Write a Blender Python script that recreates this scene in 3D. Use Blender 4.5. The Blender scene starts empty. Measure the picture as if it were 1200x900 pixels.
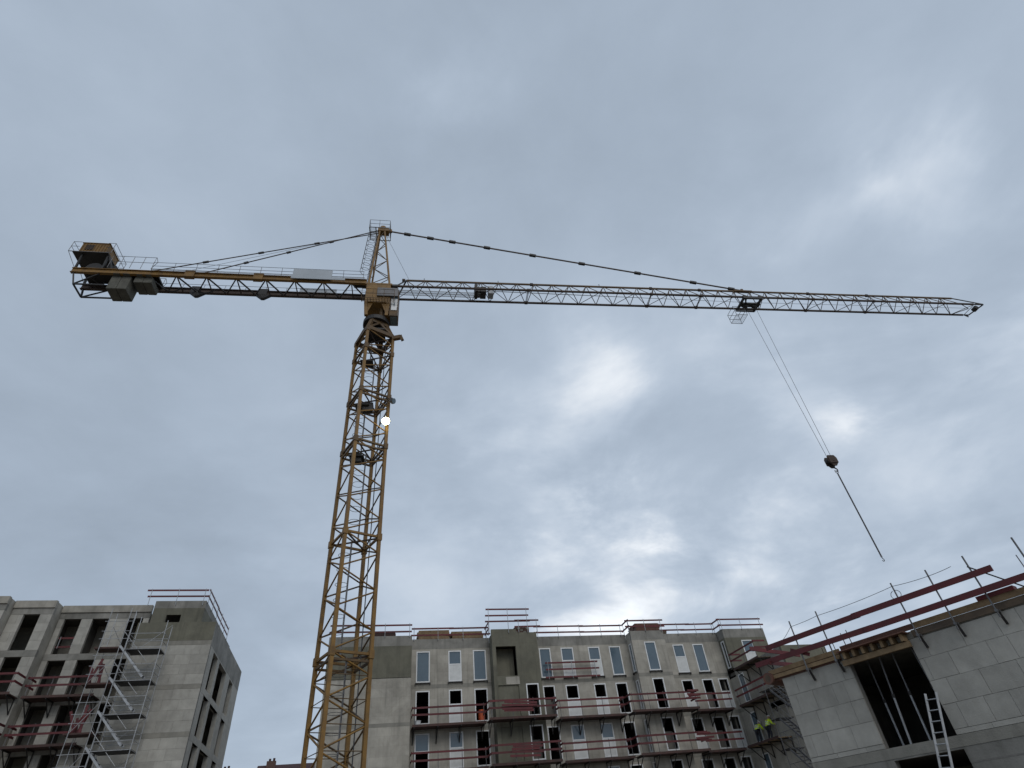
import bpy, math, random
from mathutils import Vector, Matrix, Quaternion
random.seed(7)
scn = bpy.context.scene
COL = scn.collection
R = math.radians

# ------------------------------------------------------------------ camera
CAMZ = 1.6
cd = bpy.data.cameras.new('camera'); cam = bpy.data.objects.new('camera', cd); COL.objects.link(cam)
cd.sensor_fit = 'HORIZONTAL'; cd.sensor_width = 36.0; cd.lens = 666.0 / 1200 * 36
cd.clip_start = 0.1; cd.clip_end = 4000
PITCH, ROLL = R(40.03), R(-6.39)
FW = Vector((0, math.cos(PITCH), math.sin(PITCH))); U0 = Vector((0, -math.sin(PITCH), math.cos(PITCH))); R0 = Vector((1, 0, 0))
RT = R0 * math.cos(ROLL) + U0 * math.sin(ROLL); UP = -R0 * math.sin(ROLL) + U0 * math.cos(ROLL)
cam.matrix_world = Matrix(((RT.x, UP.x, -FW.x, 0), (RT.y, UP.y, -FW.y, 0), (RT.z, UP.z, -FW.z, CAMZ), (0, 0, 0, 1)))
scn.camera = cam

# ------------------------------------------------------------------ world: overcast sky
SUN_EL, SUN_AZ = R(40), R(153)          # azimuth clockwise from +Y
w = bpy.data.worlds.new('World'); scn.world = w; w.use_nodes = True
nt = w.node_tree; nt.nodes.clear()
def N(t, **k):
    n = nt.nodes.new(t)
    for a, b in k.items(): setattr(n, a, b)
    return n
def L(a, b): nt.links.new(a, b)
def math_(op, a, b=None, c=None, clamp=False):
    n = N('ShaderNodeMath', operation=op, use_clamp=clamp)
    for i, v in enumerate((a, b, c)):
        if v is None: continue
        if isinstance(v, (int, float)): n.inputs[i].default_value = v
        else: L(v, n.inputs[i])
    return n.outputs[0]
def vmath(op, a, b=None, out=0):
    n = N('ShaderNodeVectorMath', operation=op)
    for i, v in enumerate((a, b)):
        if v is None: continue
        if isinstance(v, (tuple, list, Vector)): n.inputs[i].default_value = v
        else: L(v, n.inputs[i])
    return n.outputs[out]
tc = N('ShaderNodeTexCoord')
D = vmath('NORMALIZE', tc.outputs['Generated'])
sep = N('ShaderNodeSeparateXYZ'); L(D, sep.inputs[0])
zc = math_('ADD', math_('MAXIMUM', sep.outputs[2], 0.0), 0.22)
comb = N('ShaderNodeCombineXYZ'); L(math_('DIVIDE', sep.outputs[0], zc), comb.inputs[0]); L(math_('DIVIDE', sep.outputs[1], zc), comb.inputs[1])
PL = comb.outputs[0]                       # direction projected on the flat cloud base
def noise(vec, scale, detail=5, rough=0.55, dist=0.0, off=(0, 0, 0)):
    m = N('ShaderNodeMapping'); m.inputs['Location'].default_value = off; L(vec, m.inputs[0])
    n = N('ShaderNodeTexNoise', noise_dimensions='3D'); L(m.outputs[0], n.inputs['Vector'])
    n.inputs['Scale'].default_value = scale; n.inputs['Detail'].default_value = detail
    n.inputs['Roughness'].default_value = rough; n.inputs['Distortion'].default_value = dist
    return n
def ramp(v, a, b):
    n = N('ShaderNodeMapRange', interpolation_type='SMOOTHSTEP'); L(v, n.inputs[0])
    n.inputs[1].default_value = a; n.inputs[2].default_value = b
    return n.outputs[0]
# the cloud deck: soft large swells, finer billows, thin spots where light comes through
n_big = noise(PL, 0.55, 3, 0.5, 0.3, (3.1, 1.7, 0)).outputs['Fac']
n_mid = noise(PL, 1.7, 6, 0.55, 0.5, (7.3, 2.2, 0)).outputs['Fac']
n_fine = noise(PL, 4.5, 7, 0.6, 0.25, (1.0, 9.0, 0)).outputs['Fac']
warp = noise(PL, 2.0, 6, 0.6, 0.3, (4.0, 4.0, 3.0)).outputs['Color']
DW = vmath('NORMALIZE', vmath('ADD', D, vmath('MULTIPLY', vmath('SUBTRACT', warp, (0.5, 0.5, 0.5)), (0.46, 0.46, 0.46))))
def px_dir(x, y):
    return (FW * 666 + RT * (x - 600) - UP * (y - 450)).normalized()
THIN = [  # thinner (+) and thicker (-) places in the deck: picture position, radius, amount
    (683, 440, 38, .155), (612, 548, 38, .13), (668, 590, 30, .12), (770, 715, 75, .30), (925, 640, 55, .16), (560, 500, 60, .05), (690, 690, 60, .10),
    (1005, 485, 34, .12), (1060, 212, 38, .10), (1010, 215, 60, .06), (1165, 200, 70, .10), (1160, 340, 70, .08), (940, 350, 90, .04), (600, 480, 80, .05), (880, 420, 60, .06), (760, 480, 60, .04),
    (1120, 600, 90, .05), (545, 50, 50, .06), (900, 600, 260, .03), (980, 380, 220, .02), (500, 690, 90, .06), (840, 260, 60, .03), (590, 350, 80, .03),
    (805, 555, 75, -0.053), (850, 500, 60, -0.034), (720, 520, 40, -0.027), (1130, 490, 70, -0.038), (640, 210, 150, -0.023), (780, 150, 80, -0.011), (1050, 290, 60, -0.023), (560, 400, 70, -0.019), (780, 420, 60, -0.019), (80, 640, 110, -0.019), (240, 700, 90, -0.019), (860, 700, 50, -0.015), (520, 620, 60, -0.023), (1000, 560, 60, -0.015)]
acc = None
for (x, y, r, a) in THIN:
    c = px_dir(x, y); th = r / 666.0 * max(0.35, (FW.dot(c)) ** 2)
    dt = vmath('DOT_PRODUCT', DW, c, 1)
    g = math_('EXPONENT', math_('MULTIPLY', math_('SUBTRACT', dt, 1.0), 1.0 / (th * th)))
    acc = math_('MULTIPLY', g, a) if acc is None else math_('MULTIPLY_ADD', g, a, acc)
val = math_('MULTIPLY_ADD', math_('SUBTRACT', n_big, 0.5), 0.15, 0.392)
val = math_('MULTIPLY_ADD', math_('SUBTRACT', n_mid, 0.5), 0.17, val)
val = math_('MULTIPLY_ADD', math_('SUBTRACT', n_fine, 0.5), 0.09, val)
n_puff = noise(PL, 2.6, 5, 0.52, 0.5, (2.0, 6.0, 1.0)).outputs['Fac']
val = math_('ADD', val, math_('MULTIPLY', acc, math_('MULTIPLY_ADD', ramp(math_('MULTIPLY_ADD', n_puff, 0.5, math_('MULTIPLY', n_mid, 0.5)), 0.38, 0.64), 1.35, 0.35)))
val = math_('MAXIMUM', val, 0.12)
tint = N('ShaderNodeMix', data_type='RGBA'); tint.inputs[6].default_value = (0.80, 0.955, 1.16, 1); tint.inputs[7].default_value = (0.95, 1.0, 1.06, 1)
L(ramp(val, 0.36, 0.75), tint.inputs[0])
cl = N('ShaderNodeVectorMath', operation='SCALE'); L(tint.outputs[2], cl.inputs[0]); L(math_('MULTIPLY', val, 10.0), cl.inputs[3])
sky = N('ShaderNodeTexSky', sky_type='NISHITA'); sky.sun_disc = False
sky.sun_elevation = SUN_EL; sky.sun_rotation = SUN_AZ; sky.dust_density = 2.0
mix = N('ShaderNodeMix', data_type='RGBA'); mix.inputs[0].default_value = 0.95
L(sky.outputs[0], mix.inputs[6]); L(cl.outputs[0], mix.inputs[7])
bg = N('ShaderNodeBackground'); bg.inputs[1].default_value = 0.1; L(mix.outputs[2], bg.inputs[0])
wo = N('ShaderNodeOutputWorld'); L(bg.outputs[0], wo.inputs[0])

# ------------------------------------------------------------------ sun (veiled) and exposure
sl = bpy.data.lights.new('sun', 'SUN'); so = bpy.data.objects.new('sun', sl); COL.objects.link(so)
sl.energy = 0.75; sl.angle = R(40); sl.color = (1.0, 0.96, 0.9)
sd = Vector((math.sin(SUN_AZ) * math.cos(SUN_EL), math.cos(SUN_AZ) * math.cos(SUN_EL), math.sin(SUN_EL)))
so.rotation_euler = sd.to_track_quat('Z', 'Y').to_euler(); so.location = (20, -60, 80)
scn.view_settings.view_transform = 'Standard'; scn.view_settings.look = 'None'
scn.view_settings.exposure = 0.36; scn.view_settings.gamma = 1.0
try: scn.view_settings.use_curve_mapping = False
except Exception: pass

# ------------------------------------------------------------------ materials
def mat(name, col, col2=None, rough=0.8, scale=3.0, metal=0.0, streak=0.0, streakcol=(0.05, 0.045, 0.035), bump=0.0, bscale=20.0,
        rnd=0.0, emis=None, spec=0.5, lo=0.35, hi=0.7, joints=None, blotch=0.0):
    m = bpy.data.materials.new(name); m.use_nodes = True; t = m.node_tree; t.nodes.clear()
    n = lambda ty: t.nodes.new(ty)
    out = n('ShaderNodeOutputMaterial'); b = n('ShaderNodeBsdfPrincipled'); t.links.new(b.outputs[0], out.inputs[0])
    b.inputs['Roughness'].default_value = rough; b.inputs['Metallic'].default_value = metal
    b.inputs['Specular IOR Level'].default_value = spec
    geo = n('ShaderNodeNewGeometry'); pos = geo.outputs['Position']
    no = n('ShaderNodeTexNoise'); no.inputs['Scale'].default_value = scale; no.inputs['Detail'].default_value = 8; no.inputs['Roughness'].default_value = 0.62
    t.links.new(pos, no.inputs['Vector'])
    mr = n('ShaderNodeMapRange'); mr.inputs[1].default_value = lo; mr.inputs[2].default_value = hi; t.links.new(no.outputs['Fac'], mr.inputs[0])
    mx = n('ShaderNodeMix'); mx.data_type = 'RGBA'; c2 = col2 or tuple(x * 0.7 for x in col)
    mx.inputs[6].default_value = (*col, 1); mx.inputs[7].default_value = (*c2, 1); t.links.new(mr.outputs[0], mx.inputs[0])
    cur = mx.outputs[2]
    if streak:      # rain streaks: noise drawn out along z
        mp = n('ShaderNodeMapping'); mp.inputs['Scale'].default_value = (2.6, 2.6, 0.16); t.links.new(pos, mp.inputs[0])
        n2 = n('ShaderNodeTexNoise'); n2.inputs['Scale'].default_value = 1.6; n2.inputs['Detail'].default_value = 6; t.links.new(mp.outputs[0], n2.inputs['Vector'])
        r2 = n('ShaderNodeMapRange'); r2.inputs[1].default_value = 0.52; r2.inputs[2].default_value = 0.75; r2.inputs[4].default_value = streak
        t.links.new(n2.outputs['Fac'], r2.inputs[0])
        m2 = n('ShaderNodeMix'); m2.data_type = 'RGBA'; t.links.new(r2.outputs[0], m2.inputs[0]); t.links.new(cur, m2.inputs[6]); m2.inputs[7].default_value = (*streakcol, 1)
        cur = m2.outputs[2]
    if blotch:      # large uneven patches of damp and dust
        nb = n('ShaderNodeTexNoise'); nb.inputs['Scale'].default_value = 0.55; nb.inputs['Detail'].default_value = 5; nb.inputs['Roughness'].default_value = 0.65; nb.inputs['Distortion'].default_value = 0.6
        t.links.new(pos, nb.inputs['Vector'])
        rb_ = n('ShaderNodeMapRange'); rb_.inputs[1].default_value = 0.35; rb_.inputs[2].default_value = 0.65; rb_.inputs[3].default_value = 1 - blotch; rb_.inputs[4].default_value = 1 + blotch * 0.45
        t.links.new(nb.outputs['Fac'], rb_.inputs[0])
        vb = n('ShaderNodeVectorMath'); vb.operation = 'SCALE'; t.links.new(cur, vb.inputs[0]); t.links.new(rb_.outputs[0], vb.inputs[3]); cur = vb.outputs[0]
    if rnd:         # every piece its own shade
        oi = n('ShaderNodeObjectInfo'); mm = n('ShaderNodeMapRange'); mm.inputs[3].default_value = 1 - rnd; mm.inputs[4].default_value = 1 + rnd * 0.7
        t.links.new(oi.outputs['Random'], mm.inputs[0])
        vs = n('ShaderNodeVectorMath'); vs.operation = 'SCALE'; t.links.new(cur, vs.inputs[0]); t.links.new(mm.outputs[0], vs.inputs[3]); cur = vs.outputs[0]
    hgt = None
    if joints:      # far masonry: blocks too small to pick apart (angle of the wall, block length, course height, z offset)
        ang, bl, bh, jc = joints
        mp = n('ShaderNodeMapping'); mp.vector_type = 'POINT'; mp.inputs['Rotation'].default_value = (0, 0, -ang); t.links.new(pos, mp.inputs[0])
        sx = n('ShaderNodeSeparateXYZ'); t.links.new(mp.outputs[0], sx.inputs[0]); ad = n('ShaderNodeMath'); ad.operation = 'ADD'
        t.links.new(sx.outputs[0], ad.inputs[0]); t.links.new(sx.outputs[1], ad.inputs[1])
        cx = n('ShaderNodeCombineXYZ'); t.links.new(ad.outputs[0], cx.inputs[0]); t.links.new(sx.outputs[2], cx.inputs[1])
        br = n('ShaderNodeTexBrick'); br.inputs['Scale'].default_value = 1.0; br.inputs['Brick Width'].default_value = bl; br.inputs['Row Height'].default_value = bh
        br.inputs['Mortar Size'].default_value = 0.012; br.inputs['Mortar Smooth'].default_value = 0.3
        br.inputs['Color1'].default_value = (1.06, 1.06, 1.06, 1); br.inputs['Color2'].default_value = (0.9, 0.9, 0.89, 1); br.inputs['Mortar'].default_value = (jc, jc, jc, 1)
        t.links.new(cx.outputs[0], br.inputs['Vector'])
        mu = n('ShaderNodeVectorMath'); mu.operation = 'MULTIPLY'; t.links.new(cur, mu.inputs[0]); t.links.new(br.outputs['Color'], mu.inputs[1]); cur = mu.outputs[0]
    t.links.new(cur, b.inputs['Base Color'])
    if bump:
        n3 = n('ShaderNodeTexNoise'); n3.inputs['Scale'].default_value = bscale; n3.inputs['Detail'].default_value = 6; t.links.new(pos, n3.inputs['Vector'])
        bp = n('ShaderNodeBump'); bp.inputs['Strength'].default_value = bump; bp.inputs['Distance'].default_value = 0.03
        t.links.new(n3.outputs['Fac'], bp.inputs['Height']); t.links.new(bp.outputs[0], b.inputs['Normal'])
    if emis:
        b.inputs['Emission Color'].default_value = (*emis[0], 1); b.inputs['Emission Strength'].default_value = emis[1]
    return m
A165 = R(16.5)
M = dict(
    concrete=mat('concrete', (.27, .26, .235), (.19, .185, .165), .9, 0.9, streak=.55, streakcol=(.11, .105, .09), bump=.3, bscale=14, blotch=.25),
    olive=mat('damp_concrete', (.165, .158, .118), (.12, .116, .09), .9, 0.8, streak=.5, streakcol=(.075, .072, .056), bump=.25, bscale=9, blotch=.2),
    ks=mat('sand_lime_wall', (.40, .375, .325), (.33, .31, .27), .92, 1.2, streak=.5, streakcol=(.2, .19, .165), bump=.2, joints=(A165, 1.0, .62, .86), blotch=.24),
    block=mat('sand_lime_block', (.40, .385, .345), (.33, .318, .285), .92, 2.2, streak=.25, streakcol=(.24, .225, .195), bump=.25, bscale=30, rnd=.12, blotch=.16),
    mortar=mat('mortar', (.20, .19, .175), (.14, .135, .12), .95, 6),
    slab=mat('slab_concrete', (.26, .248, .215), (.19, .182, .158), .9, 1.6, streak=.4, streakcol=(.12, .115, .10), bump=.3),
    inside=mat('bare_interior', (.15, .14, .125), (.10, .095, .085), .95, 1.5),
    white=mat('white_frame', (.70, .71, .71), (.62, .63, .63), .45, 4),
    panel=mat('white_panel', (.62, .63, .62), (.52, .53, .52), .6, 2.5, streak=.25, streakcol=(.36, .35, .33)),
    glass=mat('filmed_glass', (.085, .125, .155), (.06, .095, .125), .08, 0.9, spec=.9),
    dark=mat('dark_steel', (.03, .028, .027), (.017, .016, .016), .6, 5, metal=.2),
    yellow=mat('crane_yellow', (.215, .113, .018), (.11, .058, .013), .6, 2.4, streak=.55, streakcol=(.10, .055, .028), rnd=.12, lo=.4, hi=.72),
    yellow2=mat('darker_yellow', (.115, .063, .017), (.055, .033, .014), .65, 2.0, streak=.6, streakcol=(.06, .04, .025), rnd=.15),  # darker copy of the crane paint, shade put into the colour on far sides
    rustbrown=mat('rust_brown', (.055, .034, .024), (.03, .021, .017), .75, 3, rnd=.15),  # on the crane this colour also holds the shade of the far members
    red=mat('red_board', (.115, .013, .017), (.065, .011, .013), .65, 2.0, rnd=.22, streak=.3, streakcol=(.07, .02, .02)),
    redbrown=mat('red_brown_deck', (.075, .036, .03), (.04, .025, .022), .8, 3, rnd=.2),
    galv=mat('galvanised_tube', (.42, .43, .44), (.27, .28, .29), .5, 6, metal=.45, rnd=.1),
    alu=mat('aluminium', (.40, .41, .42), (.27, .28, .29), .45, 5, metal=.5),
    greysteel=mat('grey_steel', (.16, .16, .165), (.09, .09, .095), .55, 4, metal=.3, rnd=.15),
    timber=mat('timber', (.29, .20, .108), (.17, .112, .06), .8, 3.0, rnd=.2, streak=.25, streakcol=(.10, .06, .03)),
    timberdark=mat('wet_timber', (.12, .085, .055), (.06, .045, .033), .8, 2.5, rnd=.2),
    ply=mat('plywood', (.14, .06, .038), (.085, .04, .028), .7, 3, rnd=.15),
    board=mat('grey_board', (.36, .40, .44), (.31, .345, .38), .55, 1.2, streak=.2, streakcol=(.30, .31, .32)),
    grate=mat('grating', (.34, .36, .38), (.25, .27, .29), .6, 6, metal=.3),
    cweight=mat('counterweight_concrete', (.12, .117, .098), (.065, .064, .054), .92, 2.0, streak=.5, streakcol=(.06, .058, .05), bump=.3),
    rope=mat('wire_rope', (.06, .06, .065), None, .6, 8, metal=.4),
    chain=mat('chain', (.10, .10, .105), None, .55, 8, metal=.5),
    lamp=mat('lamp_lit', (1, 1, .9), None, .4, 1, emis=((1.0, .95, .55), 30.0)),
    hivis=mat('hivis_fabric', (.72, .92, .04), (.60, .85, .03), .7, 9, emis=None),
    band=mat('reflective_band', (.62, .66, .60), None, .4, 5),
    trousers=mat('dark_trousers', (.02, .022, .03), None, .9, 9),
    skin=mat('skin', (.42, .25, .18), None, .6, 9),
    helmet=mat('helmet_white', (.75, .75, .74), None, .4, 9),
    roof=mat('dark_tiles', (.055, .022, .022), (.035, .017, .017), .8, 5),
    brick=mat('dark_brick', (.12, .07, .055), (.08, .05, .04), .9, 5),
    ground=mat('site_ground', (.26, .225, .18), (.13, .11, .09), .95, .35, bump=.5, bscale=3),
    boot=mat('boots', (.03, .025, .02), None, .8, 5),
    orange=mat('orange_plastic', (.55, .10, .03), None, .6, 5),
)

# ------------------------------------------------------------------ helpers
class MB:
    """collects boxes, bars and tubes; build() links them as ONE mesh object"""
    def __init__(s, off=(0, 0, 0)): s.v = []; s.f = []; s.o = Vector(off)
    def _add(s, vs, fs):
        b = len(s.v); s.v += [tuple(Vector(p) - s.o) for p in vs]; s.f += [tuple(i + b for i in f) for f in fs]; return s
    def box(s, x0, x1, y0, y1, z0, z1):
        vs = [(x, y, z) for x in (x0, x1) for y in (y0, y1) for z in (z0, z1)]
        return s._add(vs, [(0, 1, 3, 2), (4, 6, 7, 5), (0, 4, 5, 1), (2, 3, 7, 6), (0, 2, 6, 4), (1, 5, 7, 3)])
    def bar(s, p, q, a, b=None, up=(0, 0, 1)):
        p, q = Vector(p), Vector(q); b = b or a; d = (q - p).normalized(); up = Vector(up)
        if abs(d.dot(up)) > .98: up = Vector((1, 0, 0))
        x = d.cross(up).normalized(); y = x.cross(d)
        vs = [c + x * (i * a / 2) + y * (j * b / 2) for c in (p, q) for i, j in ((-1, -1), (1, -1), (1, 1), (-1, 1))]
        return s._add(vs, [(3, 2, 1, 0), (4, 5, 6, 7)] + [(i, (i + 1) % 4, 4 + (i + 1) % 4, 4 + i) for i in range(4)])
    def tube(s, p, q, r, n=8, r2=None):
        p, q = Vector(p), Vector(q); d = (q - p).normalized(); x = d.orthogonal().normalized(); y = d.cross(x); r2 = r if r2 is None else r2
        vs = [c + (x * math.cos(t) + y * math.sin(t)) * rr for c, rr in ((p, r), (q, r2)) for t in [2 * math.pi * i / n for i in range(n)]]
        return s._add(vs, [tuple(range(n))[::-1], tuple(range(n, 2 * n))] + [(i, (i + 1) % n, n + (i + 1) % n, n + i) for i in range(n)])
    def path(s, pts, r, n=6):
        for a, b in zip(pts, pts[1:]): s.tube(a, b, r, n)
        return s
    def ring(s, c, r, t, axis='z', n=16):
        pts = []
        for i in range(n + 1):
            a = 2 * math.pi * i / n; u, v = math.cos(a) * r, math.sin(a) * r
            pts.append(Vector(c) + Vector({'z': (u, v, 0), 'y': (u, 0, v), 'x': (0, u, v)}[axis]))
        return s.path(pts, t, 5)
    def prism(s, poly, axis, a, b):
        """poly: 2D outline; extruded along axis from a to b"""
        f = {'x': lambda u, v, w: (w, u, v), 'y': lambda u, v, w: (u, w, v), 'z': lambda u, v, w: (u, v, w)}[axis]
        n = len(poly); vs = [f(u, v, a) for u, v in poly] + [f(u, v, b) for u, v in poly]
        return s._add(vs, [tuple(range(n)), tuple(range(n, 2 * n))[::-1]] + [(i, n + i, n + (i + 1) % n, (i + 1) % n) for i in range(n)])
    def mesh(s, name):
        me = bpy.data.meshes.new(name); me.from_pydata(s.v, [], s.f); me.update()
        import bmesh
        bm = bmesh.new(); bm.from_mesh(me); bmesh.ops.recalc_face_normals(bm, faces=bm.faces); bm.to_mesh(me); bm.free()
        return me
    def build(s, name, material, parent=None, bevel=0.0):
        me = s.mesh(name); me.materials.append(material)
        o = bpy.data.objects.new(name, me); COL.objects.link(o); o.parent = parent
        if bevel:
            md = o.modifiers.new('bevel', 'BEVEL'); md.width = bevel; md.segments = 2; md.limit_method = 'ANGLE'
        return o
def tag(o, label=None, cat=None, group=None, kind=None):
    for k, v in (('label', label), ('category', cat), ('group', group), ('kind', kind)):
        if v: o[k] = v
    return o
def thing(name, label, cat, loc=(0, 0, 0), rz=0.0, group=None):
    o = bpy.data.objects.new(name, None); COL.objects.link(o); o.empty_display_size = .3
    o.location = loc; o.rotation_euler = (0, 0, rz)
    return tag(o, label, cat, group)
# shared unit meshes for the many alike bars and tubes
UNIT = {}
def unit(kind, material):
    k = (kind, material.name)
    if k not in UNIT:
        mb = MB()
        if kind == 'bar': mb.box(-.5, .5, -.5, .5, -.5, .5)
        elif kind == 'tube': mb.tube((0, 0, -.5), (0, 0, .5), .5, 8)
        me = mb.mesh(kind); me.materials.append(material); UNIT[k] = me
        if kind == 'tube':
            for p in me.polygons: p.use_smooth = len(p.vertices) == 4
    return UNIT[k]
def piece(name, p, q, a, material, parent, b=None, kind='bar', off=(0, 0, 0), up=(0, 0, 1)):
    """one straight piece from p to q as an object of its own (shared mesh data)"""
    p, q = Vector(p) - Vector(off), Vector(q) - Vector(off); b = b or a
    d = q - p; ln = d.length; d = d / ln; up = Vector(up)
    if abs(d.dot(up)) > .98: up = Vector((1, 0, 0))
    x = d.cross(up).normalized(); y = x.cross(d)
    o = bpy.data.objects.new(name, unit(kind, material)); COL.objects.link(o); o.parent = parent
    rot = Matrix((x, -y if False else y, -d if x.cross(y).dot(d) < 0 else d)).transposed()
    o.matrix_local = Matrix.Translation((p + q) / 2) @ rot.to_4x4() @ Matrix.Diagonal((a, b, ln, 1))
    return o
def copy_tree(o, parent=None):
    c = o.copy(); COL.objects.link(c); c.parent = parent
    for ch in list(o.children): copy_tree(ch, c)
    return c
def wall_mesh(u0, u1, z0, z1, openings, y0, y1, off=(0, 0, 0), axis='y'):
    """a wall from y0 (outer face) to y1 with clean rectangular openings; axis 'y': runs along x, axis 'x': runs along y"""
    us = sorted({u0, u1, *[o[0] for o in openings], *[o[1] for o in openings]}); zs = sorted({z0, z1, *[o[2] for o in openings], *[o[3] for o in openings]})
    us = [u for u in us if u0 <= u <= u1]; zs = [z for z in zs if z0 <= z <= z1]
    nu, nz = len(us) - 1, len(zs) - 1
    def solid(i, j):
        if not (0 <= i < nu and 0 <= j < nz): return False
        cu, cz = (us[i] + us[i + 1]) / 2, (zs[j] + zs[j + 1]) / 2
        return not any(a < cu < b and c < cz < d for a, b, c, d in openings)
    mb = MB(off); P = (lambda u, y, z: (u, y, z)) if axis == 'y' else (lambda u, y, z: (y, u, z))
    for i in range(nu):
        for j in range(nz):
            if not solid(i, j): continue
            a, b, c, d = us[i], us[i + 1], zs[j], zs[j + 1]
            mb._add([P(a, y0, c), P(b, y0, c), P(b, y0, d), P(a, y0, d)], [(0, 1, 2, 3)])
            mb._add([P(a, y1, c), P(b, y1, c), P(b, y1, d), P(a, y1, d)], [(3, 2, 1, 0)])
            if not solid(i - 1, j): mb._add([P(a, y0, c), P(a, y0, d), P(a, y1, d), P(a, y1, c)], [(0, 1, 2, 3)])
            if not solid(i + 1, j): mb._add([P(b, y0, c), P(b, y1, c), P(b, y1, d), P(b, y0, d)], [(0, 1, 2, 3)])
            if not solid(i, j - 1): mb._add([P(a, y0, c), P(a, y1, c), P(b, y1, c), P(b, y0, c)], [(0, 1, 2, 3)])
            if not solid(i, j + 1): mb._add([P(a, y0, d), P(b, y0, d), P(b, y1, d), P(a, y1, d)], [(0, 1, 2, 3)])
    mb_mesh = mb.mesh
    def mesh(name):     # weld the cells so that normals come out right
        import bmesh
        me = bpy.data.meshes.new(name); me.from_pydata(mb.v, [], mb.f)
        bm = bmesh.new(); bm.from_mesh(me); bmesh.ops.remove_doubles(bm, verts=bm.verts, dist=1e-4); bmesh.ops.recalc_face_normals(bm, faces=bm.faces)
        bm.to_mesh(me); bm.free(); return me
    mb.mesh = mesh
    return mb
def frame_to_world(ang, u, s, z=0.0):
    return Vector((u * math.cos(ang) - s * math.sin(ang), u * math.sin(ang) + s * math.cos(ang), z))

# ------------------------------------------------------------------ ground
g = MB().box(-600, 600, -600, 900, -1.0, 0.0).build('ground', M['ground']); tag(g, kind='structure')
#@@NEXT
# ================================================================== the long apartment block behind the crane
def block_thing(name, label, cat, u0, s0, ang=A165, group=None):
    o = thing(name, label, cat, frame_to_world(ang, u0, s0), ang, group)
    return o, Vector((u0, s0, 0))
CB, OC = block_thing('apartment_block', 'long five storey concrete apartment block shell with white window frames behind the crane', 'building', 14.0, 48.8)
FLOORS = [1.5, 4.35, 7.2, 10.05, 12.9]
SF, SP = 48.8, 47.7            # the flush facade plane and the plane of the bays that stand proud
def window(parent, off, u0, u1, z0, z1, s, style, split=.45, side=None, sill=False, thick=.075):
    """frame as one part, panes and panels as its children. side='x': the window sits in a wall that runs along s (u0,u1 are then s values)"""
    f = .085
    P = (lambda mb, a, b, c, d, e, g: mb.box(a, b, c, d, e, g)) if side is None else (lambda mb, a, b, c, d, e, g: mb.box(c, d, a, b, e, g))
    y0, y1 = s - .03, s + thick
    fr = MB(off); P(fr, u0, u0 + f, y0, y1, z0, z1); P(fr, u1 - f, u1, y0, y1, z0, z1); P(fr, u0 + f, u1 - f, y0, y1, z0, z0 + f); P(fr, u0 + f, u1 - f, y0, y1, z1 - f, z1)
    zs = z1 - (z1 - z0) * split
    if style in ('upper', 'open_upper', 'glass_open'): P(fr, u0 + f, u1 - f, y0, y1, zs - f / 2, zs + f / 2)
    fo = fr.build('window', M['white'], parent)
    a, b = u0 + f, u1 - f
    if style == 'tall':
        g = MB(off); P(g, a, b, s + .02, s + .045, z0 + f, z1 - f); g.build('pane', M['glass'], fo)
    if style in ('upper', 'glass_open'):
        g = MB(off); P(g, a, b, s + .02, s + .045, zs + f / 2, z1 - f); g.build('pane', M['glass'], fo)
    if style in ('upper', 'open_upper'):
        g = MB(off); P(g, a - .02, b + .02, s - .012, s + .03, z0 + f * .5, zs - f / 2); g.build('panel', M['panel'], fo)
    if sill:
        g = MB(off); P(g, u0 - .06, u1 + .06, s - .14, s + .02, z0 - .09, z0 - .03)
        P(g, u0 - .06, u0 + .0, s - .13, s - .005, z0 - .17, z0 - .09); P(g, u1, u1 + .06, s - .13, s - .005, z0 - .17, z0 - .09)
        g.build('sill', M['dark'], fo)
    return fo
# columns of openings: (u0, u1, kind) on the flush plane
A_COLS = [(4.05, 5.12, 'a'), (6.6, 7.64, 'p'), (8.6, 9.66, 't')]
B_COLS = [(14.18, 15.18, 't'), (16.1, 17.18, 'p'), (18.53, 19.57, 'p'), (20.44, 21.48, 't')]
D_COLS = [(26.46, 27.5, 'p'), (28.4, 29.43, 't'), (29.95, 30.9, 'd')]
ROWS = list(enumerate(FLOORS))
def opens(cols, top_only_skip=()):
    return [(a, b, z, z + 2.3) for a, b, k in cols for i, z in ROWS if not (k == 'd' and i == 4)]
def face(u0, u1, cols, s, ztop=15.35, name='wall', m='ks', extra=()):
    return wall_mesh(u0, u1, 0, ztop, opens(cols) + list(extra), s, s + .24, OC).build(name, M[m], CB)
face(3.6, 10.0, A_COLS, SF); face(13.82, 22.2, B_COLS, SF); face(25.3, 31.1, D_COLS, SF)
C_COLS = [(23.28, 24.3, 't')]
face(22.2, 25.3, C_COLS, SP)
T_OP = [(10.3, 11.95, z + .02, z + 2.22) for z in FLOORS] + [(12.52, 13.54, z, z + 2.27) for z in FLOORS[:4]]
wall_mesh(10.0, 13.82, 0, 15.35, T_OP, SP, SP + .24, OC).build('wall', M['olive'], CB)
MB(OC).box(-2.7, 3.6, SP, SP + .24, 0, 13.05).build('wall', M['ks'], CB)
MB(OC).box(-2.7, 3.6, SP - .003, SP + .24, 13.09, 15.35).build('wall', M['olive'], CB)
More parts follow.
